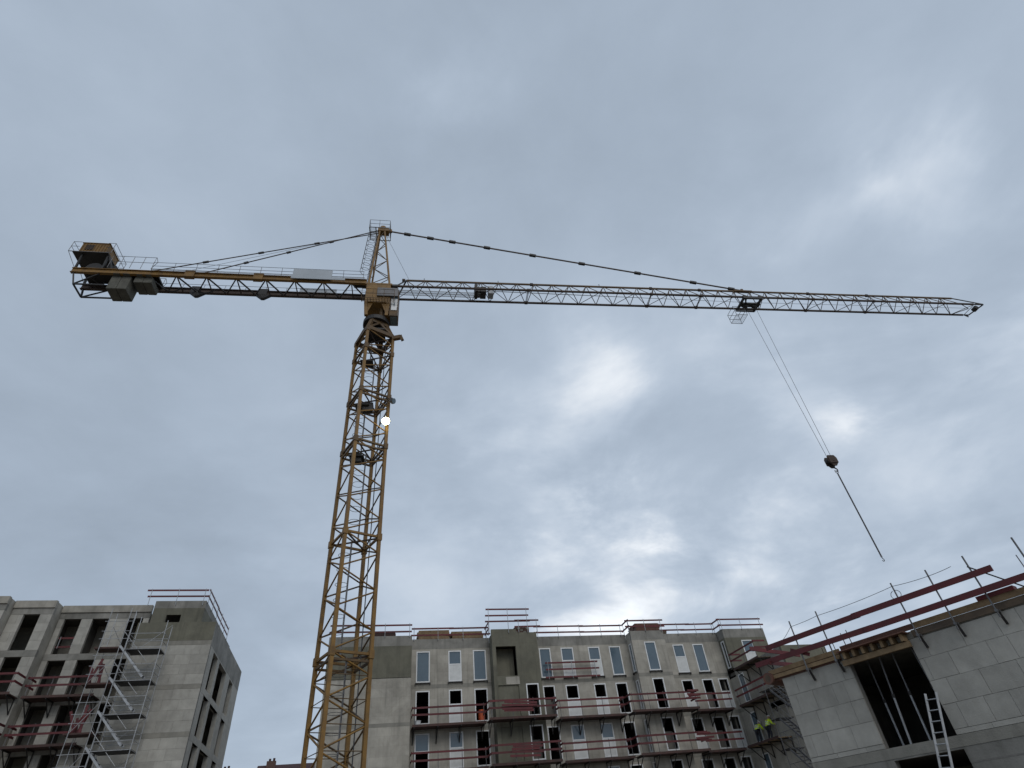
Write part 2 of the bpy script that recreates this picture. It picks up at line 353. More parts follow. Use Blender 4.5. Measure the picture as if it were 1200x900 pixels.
# returns of the proud bays
MB(OC).box(3.36, 3.597, SP + .243, 49.0, 0, 16.05).build('wall', M['concrete'], CB)
MB(OC).box(-2.7, -2.46, SP + .243, 59, 0, 16.05).build('wall', M['concrete'], CB)
for ua in (10.003, 13.577): MB(OC).box(ua, ua + .24, SP + .243, 48.797, 0, 16.1).build('wall', M['olive'], CB)
wall_mesh(SP + .243, 48.797, 0, 16.05, [(47.98, 48.5, z + .05, z + 2.3) for z in FLOORS], 22.203, 22.44, OC, 'x').build('wall', M['ks'], CB)
MB(OC).box(25.06, 25.297, SP + .243, 48.797, 0, 16.05).build('wall', M['ks'], CB)
# parapets (cast concrete, darker than the masonry)
def parapet(u0, u1, s, z0, z1, m='concrete'):
    return MB(OC).box(u0, u1, s - .004, s + .22, z0, z1).build('parapet', M[m], CB)
parapet(-2.7, 3.6, SP, 15.353, 16.1); parapet(3.603, 9.997, SF, 15.353, 16.13); parapet(10.0, 12.08, SP, 15.353, 16.46, 'olive'); parapet(12.083, 13.82, SP, 15.353, 16.17, 'olive')
parapet(13.823, 22.197, SF, 15.353, 16.13); parapet(22.2, 25.3, SP, 15.353, 16.1); parapet(25.303, 31.09, SF, 15.353, 16.13); parapet(31.1, 35.3, SP, 15.353, 16.1)
for u0, u1, s in ((3.603, 9.997, SF), (13.823, 22.197, SF), (22.2, 25.3, SP), (25.303, 31.09, SF)):
    for z in FLOORS[1:]:
        MB(OC).box(u0, u1, s - .005, s + .1, z - .42, z - .13).build('slab_edge', M['slab'], CB)
for z in FLOORS[2:4]: MB(OC).box(-2.7, 3.6, SP - .005, SP + .1, z - .2, z + .05).build('slab_edge', M['slab'], CB)
# lift shaft: niche on the top floor, walled-up openings below, pale lintel
MB(OC).box(10.3, 11.95, SP + 1.0, SP + 1.08, 12.9, 15.2).build('niche_wall', M['olive'], CB)
for i, z in ROWS[:4]:
    MB(OC).box(10.3, 11.95, SP + .1, SP + .2, z, z + 2.24).build('infill_wall', M['olive'], CB)
MB(OC).box(10.95, 12.05, SP - .02, SP + .1, 12.3, 12.84).build('lintel', M['panel' if False else 'ks'], CB)
# floors, roof, inner walls
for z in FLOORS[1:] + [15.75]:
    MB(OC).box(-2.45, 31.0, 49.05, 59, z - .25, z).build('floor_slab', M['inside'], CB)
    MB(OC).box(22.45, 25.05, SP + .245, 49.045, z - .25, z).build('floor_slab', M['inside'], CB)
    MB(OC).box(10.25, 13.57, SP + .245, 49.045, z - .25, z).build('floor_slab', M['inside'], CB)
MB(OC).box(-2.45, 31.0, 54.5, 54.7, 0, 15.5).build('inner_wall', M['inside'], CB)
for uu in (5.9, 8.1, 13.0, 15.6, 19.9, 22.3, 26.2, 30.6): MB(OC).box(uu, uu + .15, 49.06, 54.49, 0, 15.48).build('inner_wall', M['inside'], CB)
MB(OC).box(-2.7, 35.3, 59.0, 59.24, 0, 16.1).build('wall', M['concrete'], CB)
# windows
for cols, s in ((A_COLS, SF), (B_COLS, SF), (C_COLS, SP), (D_COLS, SF)):
    for a, b, k in cols:
        for i, z in ROWS:
            if k == 'd' and i == 4: continue
            if k == 'a': st = ('glass_open', 'glass_open', 'glass_open', 'open', 'tall')[i]
            elif k == 't': st = 'tall' if i == 4 else 'open'
            else: st = ('upper' if (i == 4 or (i in (1, 2) and s == SF and a < 20)) else 'open_upper')
            window(CB, OC, a, b, z + .02, z + 2.29, s, st, sill=(i == 4), split=(.5 if st == 'glass_open' else .45))
for i, z in ROWS[:4]: window(CB, OC, 12.52, 13.54, z + .02, z + 2.26, SP, 'open')
for i, z in ROWS: window(CB, OC, 47.98, 48.5, z + .07, z + 2.29, 22.203, 'tall' if i == 4 else 'open', side='x', sill=(i == 4))
# half open door leaves, sheets and stored things seen through the openings
for (uu, zz, s) in ((14.2, 10.07, SF), (28.45, 10.07, SF), (28.45, 7.22, SF), (23.33, 7.22, SP), (12.56, 7.22, SP)):
    MB(OC).bar((uu + .5, s + .5, zz + .02), (uu + .5, s + .5, zz + 1.35), .75, .04, up=(0, 1, 0)).build('door_leaf', M['inside'], CB)
t = thing('orange_drum', 'orange plastic drum standing in a doorway beside the lift shaft', 'drum', frame_to_world(A165, 9.2, 49.35, 10.05), A165)
MB().tube((0, 0, 0), (0, 0, .1), .24, 14).tube((0, 0, .1), (0, 0, .75), .26, 14).tube((0, 0, .75), (0, 0, .85), .24, 14).build('shell', M['orange'], t)
MB().tube((0, 0, .852), (0, 0, .9), .25, 14).build('lid', M['orange'], t)
t = thing('white_bucket', 'white bucket on the red edged platform beside the blank gable', 'bucket', frame_to_world(A165, 4.2, 48.1, 9.77), A165)
MB().tube((0, 0, 0), (0, 0, .42), .17, 14, .22).build('body', M['white'], t); MB().ring((0, 0, .43), .225, .015).build('rim', M['white'], t)

# ---- the top floor corner and the wing that comes forward from it
UW = 31.1
wall_mesh(UW, 35.3, 12.9, 15.35, [(32.68, 33.76, 13.05, 15.13)], SP, SP + .24, OC).build('wall', M['olive'], CB)
window(CB, OC, 32.68, 33.76, 13.05, 15.12, SP, 'upper', split=.5)
wall_mesh(SP + .243, 49.0, 12.9, 15.35, [(47.98, 48.5, 12.95, 15.2)], UW + .003, UW + .24, OC, 'x').build('wall', M['olive'], CB)
window(CB, OC, 47.98, 48.5, 12.97, 15.18, UW + .003, 'open', side='x', sill=True)
MB(OC).box(UW - .004, UW + .22, SP + .22, 49.0, 15.353, 16.1).build('parapet', M['concrete'], CB)
MB(OC).box(35.06, 35.3, SP + .243, 59, 0, 16.08).build('wall', M['olive'], CB)
MB(OC).box(UW + .3, 35.0, SP + .3, 59, 15.4, 15.7).build('floor_slab', M['inside'], CB)
W_OP = [(46.55, 47.4, z + .05, z + 2.2) for z in FLOORS[:4]] + [(42.6, 44.6, 7.2, 9.5)]
wall_mesh(40.9, 48.797, 0, 12.2, W_OP, UW, UW + .24, OC, 'x').build('wall', M['ks'], CB)
for z in FLOORS[:4]: window(CB, OC, 46.55, 47.4, z + .07, z + 2.19, UW, 'tall' if z < 9 else 'tall', side='x')
MB(OC).box(UW + .12, UW + .2, 42.6, 44.6, 7.2, 9.1).build('infill_wall', M['ks'], CB)
MB(OC).box(UW - .004, UW + .24, 40.9, SP - .01, 12.203, 12.68).build('slab_edge', M['slab'], CB)
for z in FLOORS[1:4]: MB(OC).box(UW - .005, UW + .1, 40.9, 48.78, z - .42, z - .13).build('slab_edge', M['slab'], CB)
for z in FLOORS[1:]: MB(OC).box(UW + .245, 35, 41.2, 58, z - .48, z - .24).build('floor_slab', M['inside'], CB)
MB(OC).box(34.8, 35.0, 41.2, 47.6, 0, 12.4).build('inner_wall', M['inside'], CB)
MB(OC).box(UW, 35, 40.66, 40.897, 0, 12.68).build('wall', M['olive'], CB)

# ================================================================== guard rails and scaffold platforms
def board_rail(t, off, p, q, m='red', h=.125, th=.035, name='rail'):
    return piece(name, p, q, th, M[m], t, b=h, off=off)
def guard_rail(label, pts, zs, posts_every=2.0, drop=.45, ang=A165, group='red guard rails on the parapets', over=.25, tilt=0.0, skip_last=False):
    """pts: two plan points (u, s); zs: rail heights; posts stand on the outer face"""
    (u0, s0), (u1, s1) = pts
    zb = min(zs) - drop; off = Vector((u0, s0, zb))
    t = thing('guard_rail', label, 'guard rail', frame_to_world(ang, u0, s0, zb), ang, group)
    ln = math.hypot(u1 - u0, s1 - s0); d = Vector(((u1 - u0) / ln, (s1 - s0) / ln, 0))
    A = Vector((u0, s0, 0))
    for k, z in enumerate(zs):
        e0, e1 = over * random.uniform(.2, 1), over * random.uniform(.2, 1)
        zz0 = z + random.uniform(-.015, .015); zz1 = z + random.uniform(-.015, .015)
        if ln > 4.5:        # two boards that lap
            c = ln * random.uniform(.42, .58)
            board_rail(t, off, A + d * (-e0) + Vector((0, 0, zz0)), A + d * (c + .2) + Vector((0, 0, (zz0 + zz1) / 2)))
            nrm = Vector((-d.y, d.x, 0)) * .04
            board_rail(t, off, A + d * (c - .2) + nrm + Vector((0, 0, (zz0 + zz1) / 2 - .01)), A + d * (ln + e1) + nrm + Vector((0, 0, zz1)))
        else:
            board_rail(t, off, A + d * (-e0) + Vector((0, 0, zz0)), A + d * (ln + e1) + Vector((0, 0, zz1)))
    n = max(1, round(ln / posts_every)); nrm = Vector((d.y, -d.x, 0))
    for i in range(n + 1):
        x = min(ln - .12, max(.12, ln * i / n)); p = A + d * x + nrm * .03
        lean = nrm * random.uniform(-.01, .03)
        piece('post', p + Vector((0, 0, zb)), p + lean + Vector((0, 0, max(zs) + .1)), .045, M['galv'], t, kind='tube', off=off)
        piece('clamp', p + Vector((0, 0, zb + .05)), p - nrm * .1 + Vector((0, 0, zb + .05)), .05, M['dark'], t, off=off)
    return t
guard_rail('red guard rail on top of the blank gable next to the crane mast', [(-2.6, SP - .06), (3.5, SP - .06)], (16.92, 16.42), 2.2)
guard_rail('red guard rail in front of the yellow timber panels on the roof', [(3.7, SF - .06), (9.9, SF - .06)], (16.93, 16.43), 1.9)
guard_rail('three board red guard rail crowning the lift shaft', [(9.7, SP - .06), (13.2, SP - .06)], (18.05, 17.55, 17.07), 2.0, drop=.95)
guard_rail('short red guard rail beside the brick pallet on the lift shaft', [(12.2, SP - .06), (14.0, SP - .06)], (17.12, 16.62), 1.5)
guard_rail('long red guard rail on the roof between lift shaft and proud bay', [(14.1, SF - .06), (21.9, SF - .06)], (16.93, 16.43), 2.0)
guard_rail('red guard rail on the proud bay with the red topped crate', [(22.0, SP - .06), (25.3, SP - .06)], (16.95, 16.45), 1.9)
guard_rail('red guard rail on the roof between proud bay and end corner', [(25.5, SF - .06), (30.9, SF - .06)], (16.92, 16.42), 2.0)
guard_rail('red guard rail around the end corner of the long block', [(31.0, SP - .06), (35.2, SP - .06)], (16.92, 16.42), 1.8)
for lab, p in (('short red return rail at the step beside the lift shaft', [(9.75, SP - .06), (9.75, SF + .3)]), ('short red return rail at the step of the proud bay', [(22.1, SP - .1), (22.1, SF + .1)]),
               ('short red return rail at the step of the end corner', [(31.0, SP - .02), (31.0, SF + .1)])):
    guard_rail(lab, p, (16.95, 16.45), 1.2)

def platform(label, u0, u1, s0, s1, z, side_ends=(True, True), deckm='redbrown', nm='scaffold_platform', group='bracket platforms on the facade of the long block', rails=(1.17, .7), ang=A165, along='u'):
    """bracket scaffold: deck of planks, toe edge, brackets on the wall, posts and two boards. along='s': runs along s on a wall that faces -u"""
    T = (lambda a, b, z: Vector((a, b, z))) if along == 'u' else (lambda a, b, z: Vector((b, a, z)))
    o = T(u0, s0, z); off = o
    t = thing(nm, label, 'scaffold', frame_to_world(ang, o.x, o.y, z), ang, group)
    npl = 4; wd = (s1 - s0) / npl
    for k in range(npl):
        a = s0 + k * wd
        p0, p1 = T(u0, a + wd / 2, z - .025), T(u1, a + wd / 2, z - .025)
        piece('plank', p0, p1, wd - .02, M[deckm], t, b=.05, off=off)
    piece('edge_board', T(u0, s0 - .02, z + .02), T(u1, s0 - .02, z + .02), .03, M['redbrown'], t, b=.15, off=off)
    n = max(2, round((u1 - u0) / 1.6))
    for i in range(n + 1):
        uu = u0 + .15 + (u1 - u0 - .3) * i / n
        b = MB(off); b.bar(T(uu, s0, z - .09), T(uu, s1 - .0, z - .09), .06, .08).bar(T(uu, s0 + .15, z - .12), T(uu, s1 - .04, z - .95), .05, .05).bar(T(uu, s1 - .03, z - 1.0), T(uu, s1 - .03, z + .0), .06, .05)
        b.build('bracket', M['dark'], t)
        piece('post', T(uu, s0 + .02, z - .1), T(uu, s0 + .02, z + 1.3), .045, M['greysteel'], t, kind='tube', off=off)
    for h in rails:
        board_rail(t, off, T(u0 - .05, s0 - .01, z + h + random.uniform(-.02, .02)), T(u1 + .05, s0 - .01, z + h + random.uniform(-.02, .02)))
        for flag, uu in zip(side_ends, (u0, u1)):
            if flag: board_rail(t, off, T(uu, s0 - .08, z + h + .02), T(uu, s1 - .1, z + h + .02))
    return t
LEVELS = ((9.78, 'upper'), (6.95, 'lower'))
for z, w_ in LEVELS:
    platform(f'{w_} red edged bracket platform below the windows next to the blank gable', 3.75, 9.2, 47.5, 48.77, z)
    platform(f'{w_} red edged bracket platform across the lift shaft', 9.25, 14.4, 46.4, 47.66, z)
    platform(f'{w_} red edged bracket platform between lift shaft and proud bay', 14.9, 20.45, 47.5, 48.77, z)
    platform(f'{w_} red edged bracket platform around the proud bay', 20.5, 26.2, 46.4, 47.66, z)
    platform(f'{w_} red edged bracket platform beside the inner corner', 26.6, 29.9, 47.5, 48.77, z, (False, False))
    # bundles of spare boards hooked on the rails
for (ua, ub, s, z, lab) in ((10.2, 12.7, 46.34, 10.55, 'bundle of spare red boards hung on the upper lift shaft platform'), (10.6, 12.9, 46.34, 7.75, 'bundle of spare red boards hung on the lower lift shaft platform'),
                            (25.2, 26.5, 46.3, 10.75, 'tangle of red board ends on the upper proud bay platform'), (25.2, 26.5, 46.3, 7.9, 'tangle of red board ends on the lower proud bay platform')):
    t = thing('board_bundle', lab, 'boards', frame_to_world(A165, ua, s, z), A165, 'spare red boards')
    for k in range(4):
        piece('board', (random.uniform(-.1, .2), -.03 * k, .17 * k - .3 + random.uniform(-.05, .05)), (ub - ua + random.uniform(-.2, .2), -.03 * k, .17 * k - .34 + random.uniform(-.1, .1)), .03, M['red'], t, b=.14)
# a lone guard rail in front of two top floor windows
guard_rail('red guard rail standing in front of two top floor windows', [(14.6, SF - .35), (18.9, SF - .35)], (13.95, 13.45, 12.86), 2.0, drop=.15)
# platforms along the wing
platform('topmost timber platform wrapped round the end corner', 42.2, 46.0, 29.95, 31.07, 12.3, (True, True), 'timberdark', along='s')
platform('middle timber platform on the wing below the corner', 42.0, 46.7, 29.95, 31.07, 9.75, (False, False), 'timberdark', along='s')
platform('timber platform on the wing that carries the two workers', 43.0, 47.3, 29.95, 31.07, 7.03, (False, False), 'timber', along='s', rails=())
t = thing('board_pile', 'untidy pile of dark planks on the middle wing platform', 'boards', frame_to_world(A165, 30.0, 42.0, 9.76), A165)
for k in range(8):
    a = random.uniform(-.35, .35); c = Vector((.4 + random.uniform(-.2, .2), random.uniform(-.4, 1.2), .05 + .07 * k)); d = Vector((math.sin(a), math.cos(a), random.uniform(-.08, .08)))
    piece('plank', c - d * 1.1, c + d * 1.1, .18, M['timberdark'], t, b=.04)
# roof storage
def stack(label, u, s, z, w, d, rows, h, m, name='timber_stack', n=3, cat='timber', ang=A165):
    t = thing(name, label, cat, frame_to_world(ang, u, s, z), ang)
    for k in (0, 1, 2): MB().box(w * (.1 + .38 * k), w * (.1 + .38 * k) + .1, 0, d, 0, .1).build('bearer', M['timberdark'], t)
    for r in range(rows):
        for i in range(n):
            j = random.uniform(-.06, .06)
            MB().box(j, w + j + random.uniform(-.1, .1), d * i / n + .01, d * (i + 1) / n - .01, .1 + r * h + .004, .1 + (r + 1) * h).build('board', M[m], t)
    return t
stack('yellow timber formwork panels stacked behind the roof edge', 4.2, 49.4, 15.75, 2.6, 1.4, 7, .165, 'timber')
stack('longer yellow timber panels stacked near the lift shaft', 7.0, 49.4, 15.75, 2.7, 1.4, 6, .17, 'timber')
stack('dark red panels stacked on the blank gable roof', .6, 48.2, 15.75, 1.7, 1.2, 5, .15, 'redbrown')
stack('red topped timber crate on the proud bay roof', 23.0, 48.1, 15.75, 2.3, 1.4, 5, .2, 'ply', name='timber_crate', cat='crate')
stack('small dark pallet beside the red topped crate', 25.4, 49.1, 15.75, .9, 1.0, 4, .16, 'timberdark', name='pallet', cat='pallet')
t = thing('brick_pallet', 'pallet of reddish bricks standing on the lift shaft roof', 'bricks', frame_to_world(A165, 12.1, 48.3, 15.75), A165)
MB().box(0, 1.3, 0, .8, 0, .12).build('pallet_base', M['timber'], t)
for r in range(6):
    for i in range(5): MB().box(i * .26 + .01, i * .26 + .25, .02, .78, .125 + r * .15, .265 + r * .15).build('brick', M['brick' if (r + i) % 3 else 'slab'], t)

# ================================================================== the block on the left
LB, OL = block_thing('apartment_block', 'six storey concrete block shell with open bays and a stair scaffold against it', 'building', -15.0, 48.8)
SR = 46.6
UR0, UR1, SE = -15.9, -10.76, 60.2
LF = [1.5, 4.35, 7.2, 10.05, 12.9, 15.75]
# right part: blocks laid one by one on the front wall
cls = []
MB(OL).box(UR0, UR1, SR + .02, SR + .26, 0, 15.46).build('backing_wall', M['mortar'], LB)
BLOCKMESH = {}
def block_obj(parent, x0, x1, y0, y1, z0, z1, off, m='block', name='block'):
    k = (round(x1 - x0, 3), round(y1 - y0, 3), round(z1 - z0, 3), m)
    if k not in BLOCKMESH:
        mb = MB().box(-(x1 - x0) / 2, (x1 - x0) / 2, -(y1 - y0) / 2, (y1 - y0) / 2, -(z1 - z0) / 2, (z1 - z0) / 2)
        me = mb.mesh('block'); me.materials.append(M[m]); BLOCKMESH[k] = me
    o = bpy.data.objects.new(name, BLOCKMESH[k]); COL.objects.link(o); o.parent = parent
    o.location = Vector(((x0 + x1) / 2, (y0 + y1) / 2, (z0 + z1) / 2)) - Vector(off)
    return o
def courses(parent, u0, u1, z0, z1, y0, off, n, length=1.0, shift=.5, gap=.008, th=.1, m='block', jit=.004):
    h = (z1 - z0) / n
    for r in range(n):
        cut = u0; first = True
        while cut < u1 - .02:
            ln = length if not first or r % 2 == 0 else length * shift
            nx = min(u1, cut + ln)
            if u1 - nx < .15: nx = u1
            dy = random.choice((-jit, 0, 0, jit))
            block_obj(parent, round(cut + gap / 2, 3), round(nx - gap / 2, 3), y0 + dy, y0 + dy + th, round(z0 + r * h + gap / 2, 3), round(z0 + (r + 1) * h - gap / 2, 3), off, m)
            cut = nx; first = False
for z in LF[1:5]: courses(LB, UR0, UR1, z + .0, z + 2.56, SR, OL, 4, th=.06)
courses(LB, UR0, UR1, 1.5, 4.06, SR, OL, 4, th=.06)
for z in LF[1:]: MB(OL).box(UR0, UR1, SR - .006, SR + .2, z - .285, z - .004).build('slab_edge', M['slab'], LB)
MB(OL).box(UR0, UR1 - .003, SR - .004, SR + .22, 15.75, 17.04).build('parapet', M['olive'], LB)
# the end face with its tall open bays
SIDE_OP = [(a, b, z, z + 2.45) for z in LF[:5] for a, b in ((48.05, 49.85), (50.65, 53.85), (55.65, 57.4))]
wall_mesh(SR + .265, SE, 0, 17.0, SIDE_OP, UR1 - .001, UR1 - .3, OL, 'x').build('wall', M['block'], LB)
for z in LF[1:5]: MB(OL).box(UR1 - .2, UR1 + .006, SR + .27, SE, z - .40, z - .01).build('slab_edge', M['block'], LB)
MB(OL).box(UR1 - .22, UR1 + .006, SR + .002, SE, 15.46, 17.045).build('parapet', M['concrete'], LB)
MB(OL).box(UR0, UR1 - .3, SE - .24, SE, 0, 17).build('wall', M['ks'], LB)
MB(OL).box(UR0, UR0 + .24, SR + .265, 60, 0, 17).build('wall', M['ks'], LB)
for z in LF[1:]: MB(OL).box(UR0 + .245, UR1 - .305, SR + .27, SE - .25, z - .24, z - .02).build('floor_slab', M['inside'], LB)
MB(OL).box(-14.4, -14.25, SR + .3, SE - .3, 0, 15.5).build('inner_wall', M['inside'], LB)
for ss in (50.2, 54.8): MB(OL).box(-14.2, UR1 - 1.6, ss, ss + .15, 0, 15.5).build('inner_wall', M['ks'], LB)
for z in LF[1:5]: MB(OL).box(-13.6, -12.4, 57.3, 57.5, z, z + 2.3).build('partition', M['ply'], LB)
# set back top storey
UU0, UU1, SU = -15.6, -12.1, 47.9
wall_mesh(UU0, UU1, 15.76, 18.5, [(-14.62, -13.62, 17.35, 18.02)], SU, SU + .24, OL).build('wall', M['olive'], LB)
MB(OL).box(UU1 - .24, UU1, SU + .243, 59.5, 15.76, 18.5).build('wall', M['olive'], LB)
MB(OL).box(UU0 - .003, UU1 + .004, SU - .005, SU + .25, 18.503, 19.05).build('parapet', M['concrete'], LB)
MB(OL).box(UU1 - .22, UU1 + .004, SU + .253, 59.5, 18.503, 19.05).build('parapet', M['concrete'], LB)
MB(OL).box(UU0, UU1 - .25, SU + .26, 59.4, 18.2, 18.5).build('floor_slab', M['inside'], LB)
# left part: piers and open bays, stepping forward twice
def bays(u0, u1, s, cols, m='block'):
    ops = [(a, b, z - .07, z + 2.36) for a, b in cols for z in LF]
    for z in LF:
        edges = [u0] + [x for c in cols for x in c] + [u1]
        for a, b in zip(edges[::2], edges[1::2]):
            if b - a < .05: continue
            MB(OL).box(a, b, s + .02, s + .24, z - .07, z + 2.36).build('pier_core', M['mortar'], LB)
            courses(LB, a, b, z - .065, z + 2.355, s, OL, 4, length=1.0, th=.05)
            for xx, sg in ((a, 1), (b, -1)):    # reveals
                MB(OL).box(*sorted((xx - sg * .001, xx + sg * .01)), s + .052, s + .24, z - .065, z + 2.355).build('reveal', M['ks'], LB)
        MB(OL).box(u0, u1, s - .012, s + .26, z + 2.362, z + 2.78).build('slab_edge', M['concrete'], LB)
    MB(OL).box(u0, u1, s - .10, s + .2, 18.55, 19.05).build('parapet', M['ks'], LB)
bays(-21.97, -16.0, 48.8, [(-21.6, -20.5), (-19.78, -18.65), (-17.42, -16.4)])
bays(-24.6, -22.0, 47.7, [(-23.8, -22.77)])
bays(-28.5, -24.63, 46.8, [(-27.3, -26.2)])
MB(OL).box(-22.24, -22.003, 47.96, 49.0, 0, 19.0).build('wall', M['ks'], LB); MB(OL).box(-24.87, -24.633, 47.05, 48.0, 0, 19.0).build('wall', M['ks'], LB)
for z in LF[1:] + [18.55]: MB(OL).box(-28.4, -15.95, 49.07, 57, z - .28, z - .08).build('floor_slab', M['inside'], LB)
for z in LF[1:] + [18.55]: MB(OL).box(-28.4, -22.26, 47.97, 49.065, z - .28, z - .08).build('floor_slab', M['inside'], LB)
MB(OL).box(-28.4, -16, 51.0, 51.2, 0, 18.4).build('inner_wall', M['ks'], LB)
for uu in (-26, -22.3, -20.2, -18.0): MB(OL).box(uu, uu + .15, 49.08, 50.99, 0, 18.3).build('inner_wall', M['inside'], LB)
MB(OL).box(-28.5, -28.3, 47.07, 57, 0, 19).build('wall', M['ks'], LB)
# its rails and platforms
guard_rail('red guard rail on the set back top storey behind the olive parapet', [(UU0 - .6, SU - .06), (UU1 - .1, SU - .06)], (19.85, 19.38), 1.7, drop=.7)
guard_rail('dark guard rail along the end edge of the set back top storey', [(UU1 + .05, SU + .1), (UU1 + .05, 57.2)], (19.9, 19.4), 1.9, drop=.5)
for z, w_ in ((12.66, 'upper'), (9.83, 'lower')):
    platform(f'{w_} rusty bracket platform beside the stair scaffold', -21.7, -17.5, 47.5, 48.76, z, (True, False), group='bracket platforms on the six storey block')
    platform(f'{w_} rusty bracket platform on the stepped forward bay', -26.0, -21.95, 46.4, 47.66, z + .03, (False, True), group='bracket platforms on the six storey block')
for (u, z) in ((-20.6, 17.0), ):
    guard_rail('brown boards barring a top floor opening of the six storey block', [(-21.6, 49.1), (-20.5, 49.1)], (16.85, 16.25), 3, drop=.1)

# ---- aluminium stair scaffold in front of it
US0, US1, SS0, SS1 = -15.55, -13.4, 44.6, 45.9
ST, OS = block_thing('stair_scaffold', 'slender galvanised stair tower scaffold with parallel flights against the six storey block', 'scaffold', US0, SS0)
ztop = 17.2
for u in (US0, US1):
    for s in (SS0, SS1): piece('standard', (u, s, 0), (u, s, ztop if u == US0 else 16.5), .05, M['galv'], ST, kind='tube', off=OS)
lv = [14.68 - 1.93 * k for k in range(8)]
for z in lv:
    piece('platform', (US0 + .1, (SS0 + SS1) / 2, z), (US1, (SS0 + SS1) / 2, z), SS1 - SS0 - .1, M['dark'], ST, b=.09, off=OS)
    for s in (SS0, SS1):
        for h in (0, .5, 1.0): piece('ledger', (US0, s, z + h), (US1, s, z + h), .04, M['galv'], ST, kind='tube', off=OS)
    for u in (US0, US1):
        for h in (0, .5, 1.0): piece('transom', (u, SS0, z + h), (u, SS1, z + h), .04, M['galv'], ST, kind='tube', off=OS)
    piece('cross_brace', (US0, SS1, z), (US1, SS1, z + 1.93), .035, M['galv'], ST, kind='tube', off=OS)
    fl = MB(OS)
    for s in (SS0 + .1, SS0 + .62): fl.bar((US0 - .35, s, z + .25), (US1 - .6, s, z - 1.7), .035, .12)
    f_ = fl.build('stair_flight', M['alu'], ST)
    for k in range(8):
        a = (k + .5) / 8; x = US0 - .35 + (US1 - .6 - US0 + .35) * a; zz = z + .25 - 1.95 * a
        piece('tread', (x, SS0 + .12, zz), (x, SS0 + .6, zz), .16, M['greysteel'], f_, b=.03, off=OS)
    piece('handrail', (US0 - .35, SS0 + .08, z + 1.15), (US1 - .6, SS0 + .08, z - .8), .035, M['galv'], ST, kind='tube', off=OS)
# a second, narrower lift beside it with timber landings and leaning red boards
SL, OS2 = block_thing('landing_scaffold', 'narrow tube scaffold with rusty landings between stair tower and open bays', 'scaffold', -17.3, 45.2)
for u in (-17.3, -16.1):
    for s in (45.2, 46.3): piece('standard', (u, s, 0), (u, s, 17.6), .045, M['galv'], SL, kind='tube', off=OS2)
for z in (15.0, 12.8, 10.0, 7.2, 4.4):
    piece('landing', (-17.6, 45.75, z), (-15.9, 45.75, z), 1.0, M['redbrown'], SL, b=.1, off=OS2)
    for h in (.55, 1.05, 1.7):
        piece('ledger', (-17.5, 45.2, z + h), (-15.8, 45.2, z + h), .04, M['galv'], SL, kind='tube', off=OS2)
    piece('cross_brace', (-17.3, 45.2, z), (-16.1, 45.2, z + 1.7), .035, M['galv'], SL, kind='tube', off=OS2)
    piece('cross_brace', (-16.1, 46.3, z), (-17.3, 46.3, z + 1.7), .035, M['greysteel'], SL, kind='tube', off=OS2)
for z in (12.86, 10.06):
    t = thing('leaning_boards', 'red boards leaning askew on the %s rusty landing' % ('higher' if z > 12 else 'lower'), 'boards', frame_to_world(A165, -17.2, 45.6, z), A165, 'leaning red boards')
    for k in range(5):
        b = Vector((random.uniform(-.2, .5), random.uniform(-.3, .3), 0)); piece('board', b, b + Vector((random.uniform(-.8, .5), random.uniform(-.1, .3), random.uniform(.9, 1.6))), .03, M['red'], t, b=.15)
#@@NEXT
# ================================================================== the near building: walls of big sand-lime blocks
AR = R(-52)
RB, OR = block_thing('unfinished_building', 'two storey shell of large pale sand-lime blocks with a dark tall opening', 'building', -9.5, 21.3, AR)
SB = 21.3
VL, VR = -13.25, 0.0
D0, D1 = -10.65, -8.5
def rb_box(name, v0, v1, y0, y1, z0, z1, m, parent=None): return MB(OR).box(v0, v1, y0, y1, z0, z1).build(name, M[m], parent or RB)
rb_box('backing_wall', VL, D0 + .0, SB + .06, SB + .24, 3.33, 5.93, 'mortar'); rb_box('backing_wall', D1, VR, SB + .06, SB + .24, 3.33, 5.93, 'mortar')
CZ = [3.47, 4.095, 4.735, 5.35, 5.93]
LEFTJ = [[-12.95, -12.35, -11.48], [-12.42, -11.72, -11.12], [-12.95, -12.28, -11.53, -11.1], [-12.75, -11.85, -10.98]]
RIGHTJ = [[-8.1, -7.35, -6.7, -5.7, -4.7, -3.7, -2.7, -1.4], [-8.02, -7.1, -6.12, -5.1, -4.1, -3.1, -2.0, -1.0], [-8.35, -7.62, -6.55, -6.0, -5.0, -4.0, -3.0, -1.5], [-8.1, -7.05, -6.05, -5.45, -4.4, -3.4, -2.4, -1.2]]
for side, (a, b), J in (('l', (VL, D0), LEFTJ), ('r', (D1, VR), RIGHTJ)):
    for r in range(4):
        cuts = [a] + J[r] + [b]
        for c0, c1 in zip(cuts, cuts[1:]):
            dy = random.uniform(-.006, .006); gz = random.uniform(.004, .012)
            block_obj(RB, c0 + .004, c1 - .004, SB + dy, SB + dy + .07, CZ[r] + gz / 2, CZ[r + 1] - gz / 2, OR)
    c = a
    while c < b - .05:          # thin levelling course at the foot
        n = min(b, c + 1.0); block_obj(RB, c + .003, n - .003, SB + .004, SB + .07, 3.34, 3.463, OR); c = n
rb_box('reveal', D0 - .02, D0 + .004, SB + .072, SB + .24, 3.34, 5.92, 'mortar'); rb_box('reveal', D1 - .004, D1 + .02, SB + .072, SB + .24, 3.34, 5.92, 'mortar')
